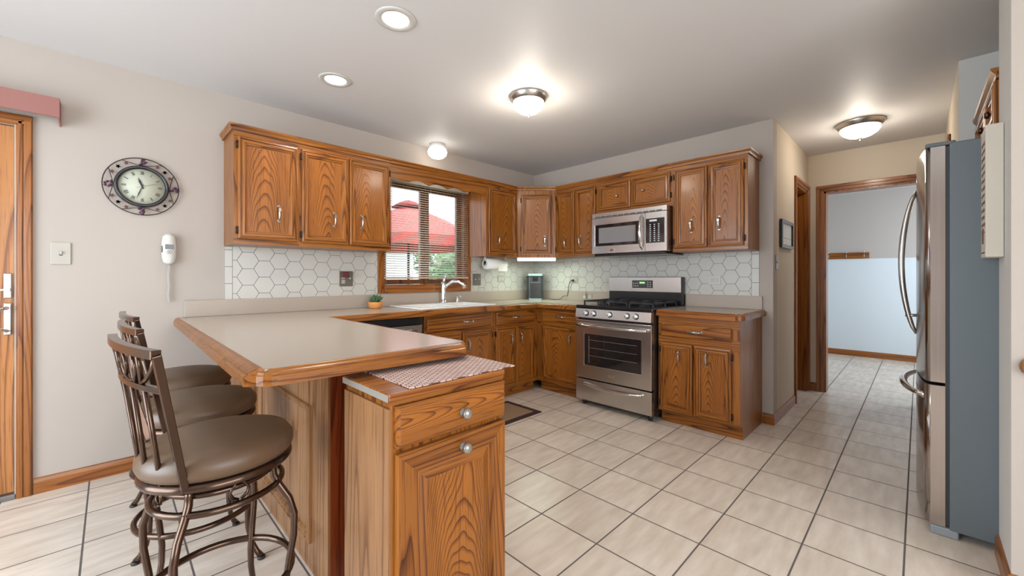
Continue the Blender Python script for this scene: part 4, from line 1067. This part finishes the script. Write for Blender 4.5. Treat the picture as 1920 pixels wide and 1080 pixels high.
def hand(ang, L, w_, nm_, tail=.015, y=-.009):
    a = math.radians(90-ang); ur = Vector((math.cos(a), math.sin(a))); ut = Vector((-ur.y, ur.x))
    pts = [ur*-tail+ut*w_*.5, ur*-tail-ut*w_*.5, ur*L*.55-ut*w_, ur*L, ur*L*.55+ut*w_]
    MB().prism([(p.x, p.y) for p in pts], 'y', y, y+.001).build(nm_, blackm, ck)
hand(340, .055, .006, 'hour_hand'); hand(199, .085, .003, 'minute_hand', y=-.0105); hand(70, .09, .0008, 'second_hand', .03, -.012)
MB().lathe([(.004, -.013), (.004, -.006)], (0, 0, 0), 12, 'y').build('hub', blackm, ck)
grp = mat('grape_purple', (.07, .02, .05), .4, .3); lvm = mat('leaf_bronze', (.09, .035, .025), .5, .3)
for k in range(4):
    a = k*PI/2; cx, cz_ = .148*math.cos(a), .148*math.sin(a); g = MB()
    for i in range(14):
        b = rnd.random()*2*PI; rr = .020*rnd.random()**.5
        c_ = (cx+rr*math.cos(b)*.9, -.006-.004*rnd.random(), cz_+rr*math.sin(b))
        g.lathe([(0, -.006), (.0052, -.003), (.006, 0), (.0052, .003), (0, .006)], c_, 8)
    g.build('grape_cluster', grp, ck)
    for s_ in (-1, 1):
        for q in (.52, .83):
            b = a+s_*q*.95; c_ = Vector((.148*math.cos(b), .148*math.sin(b)))
            pts = []
            for i in range(10):
                r5 = .0125 if i % 2 == 0 else .006; pts.append((c_.x+r5*math.cos(2*PI*i/10+b), c_.y+r5*math.sin(2*PI*i/10+b)))
            MB().prism(pts, 'y', -.004, 0).build('grape_leaf', lvm, ck)

# corded handset on the wall
ph = thing('wall_phone', 'white corded handset hanging on the wall beside the clock', 'phone', (-3.432, -.0, 1.34))
pb = MB()
pr = [(.016, -.092), (.030, -.080), (.036, -.045), (.037, .0), (.036, .045), (.032, .078), (.018, .094)]
nseg = 20; b = len(pb.v)
for i, (r, z) in enumerate(pr):
    for k in range(nseg):
        a = 2*PI*k/nseg; pb.v.append((r*math.cos(a), -.022+.020*math.sin(a), z))
for i in range(len(pr)-1):
    for k in range(nseg): pb.face([b+i*nseg+k, b+i*nseg+(k+1) % nseg, b+(i+1)*nseg+(k+1) % nseg, b+(i+1)*nseg+k], True)
pb.face([b+k for k in range(nseg)]); pb.face([b+(len(pr)-1)*nseg+k for k in range(nseg)])
pb.build('handset', whitep, ph)
MB().box(-.020, .020, -.043, -.040, .0, .030).build('display', mat('grey_lcd', (.10, .11, .11), .3), ph, bevel=.002)
bt = MB()
for a in range(6): bt.cyl((.011*math.cos(a*PI/3), -.042, -.018+.011*math.sin(a*PI/3)), .003, -.002, 'y', 8)
bt.cyl((0, -.042, -.018), .0045, -.002, 'y', 10); bt.build('button', mat('grey_button', (.18, .18, .18), .5), ph)
MB().tube([(-.034, -.030, -.02), (-.035, -.034, .0), (-.034, -.030, .02)], .003, 6).build('grip', mat('grey_grip', (.15, .15, .15), .6), ph)
MB().tube([(.007*math.cos(i*.9)+.002*math.sin(i*.06), -.015+.007*math.sin(i*.9), -.09-.24*i/230) for i in range(231)], .0018, 5).build('coiled_cord', whitep, ph)

# curtain pelmet at the door
cv = MB(); cv.box(-5.2, -3.892, -.105, -.097, 2.02, 2.122); cv.prism([(-.105, 2.122), (0, 2.122), (0, 1.995), (-.105, 2.02)], 'x', -3.892, -3.886); cv.box(-5.2, -3.892, -.1, 0, 2.114, 2.122)
tag(cv.build('door_valance', rosefab), 'dusty rose fabric valance above the oak exterior door', 'valance')

# picture frame in the hall
pf = thing('picture_frame', 'black framed picture on the hall wall by the pantry door', 'picture', (.41, -2.5465, 1.528))
f = MB().cells([-.215, -.18, .18, .215], [-.117, -.09, .09, .117], lambda x, z: not (abs(x) < .18 and abs(z) < .09), 'xz', -.022, -.002); f.build('frame', black, pf, bevel=.003)
MB().box(-.18, .18, -.010, -.004, -.09, .09).build('print', mat('pale_print', (.52, .50, .47), .4), pf)
MB().box(-.15, .15, -.0106, -.010, -.035, -.030).build('print_line', mat('print_line', (.2, .2, .2), .5), pf)

# coat rack in the mudroom
cr_ = thing('coat_rack', 'wooden coat rack with metal hooks on the mudroom wall', 'coat rack', (4.1, -2.56, 1.485), RB)
MB().box(-.29, .29, -.02, 0, -.045, .045).build('board', [tx], cr_, bevel=.004)
for x in (-.175, .035, .235):
    MB().tube([(x, -.02, -.02), (x, -.05, -.025), (x, -.065, .0), (x, -.06, .015)], .006, 8).build('hook', nickel, cr_)
    MB().tube([(x, -.02, .02), (x, -.045, .035), (x, -.055, .085)], .005, 8).build('upper_hook', nickel, cr_)

# canvas sign on the right wall
cs = thing('canvas_sign', 'narrow cream canvas with brown lettering on the right wall', 'wall sign', (-1.135, -3.594, 1.46), PI)
MB().box(-.085, .075, -.048, 0, -.215, .315).build('canvas', mat('cream_canvas', (.60, .54, .45), .8, bump=.2, bscale=900), cs, bevel=.003)
sg = MB(); rnd = random.Random(11)
for i in range(12):
    z = .25-i*.030; x = -.055
    while x < .05:
        L = .008+.016*rnd.random(); sg.box(x, min(x+L, .06), -.0488, -.048, z-.004-.004*rnd.random(), z+.004+.003*rnd.random()); x += L+.006
sg.box(-.06, .05, -.0488, -.048, -.005-.12+.01, .0-.12+.01); sg.box(-.06, .05, -.0488, -.048, -.198, -.192)
for i, x in enumerate((-.028, -.012, .004, .020)):
    sg.tube([(x, -.0482, -.100+.006*math.sin(i)), (x*.8, -.0482, -.14), (x*.3-.001, -.0482, -.158)], .0026, 6)
sg.build('lettering', mat('brown_ink', (.17, .08, .06), .7), cs)
# handrail end on the far right wall
hr = MB().lathe([(.034, 0), (.036, -.006), (.026, -.012), (.020, -.015), (.022, -.022), (.026, -.026), (.015, -.032), (0, -.032)], (0, 0, 0), 20, 'x')
ho = hr.build('handrail_rosette', pale); ho.location = (-1.37, -3.648, .845); tag(ho, 'round oak rosette on the wall at the right edge', 'rosette')
# kitchen mat
km_ = thing('kitchen_mat', 'tan floor mat with dark brown border before the sink', 'mat', (-1.46, -.845, .0))
MB().box(-.40, .40, -.215, .215, .0005, .008).build('border', mat('mat_brown', (.035, .014, .012), .8, bump=.4, bscale=700), km_, bevel=.003)
MB().box(-.345, .345, -.165, .165, .008, .010).build('centre', mat('mat_tan', (.26, .17, .10), .9, bump=.4, bscale=700), km_)
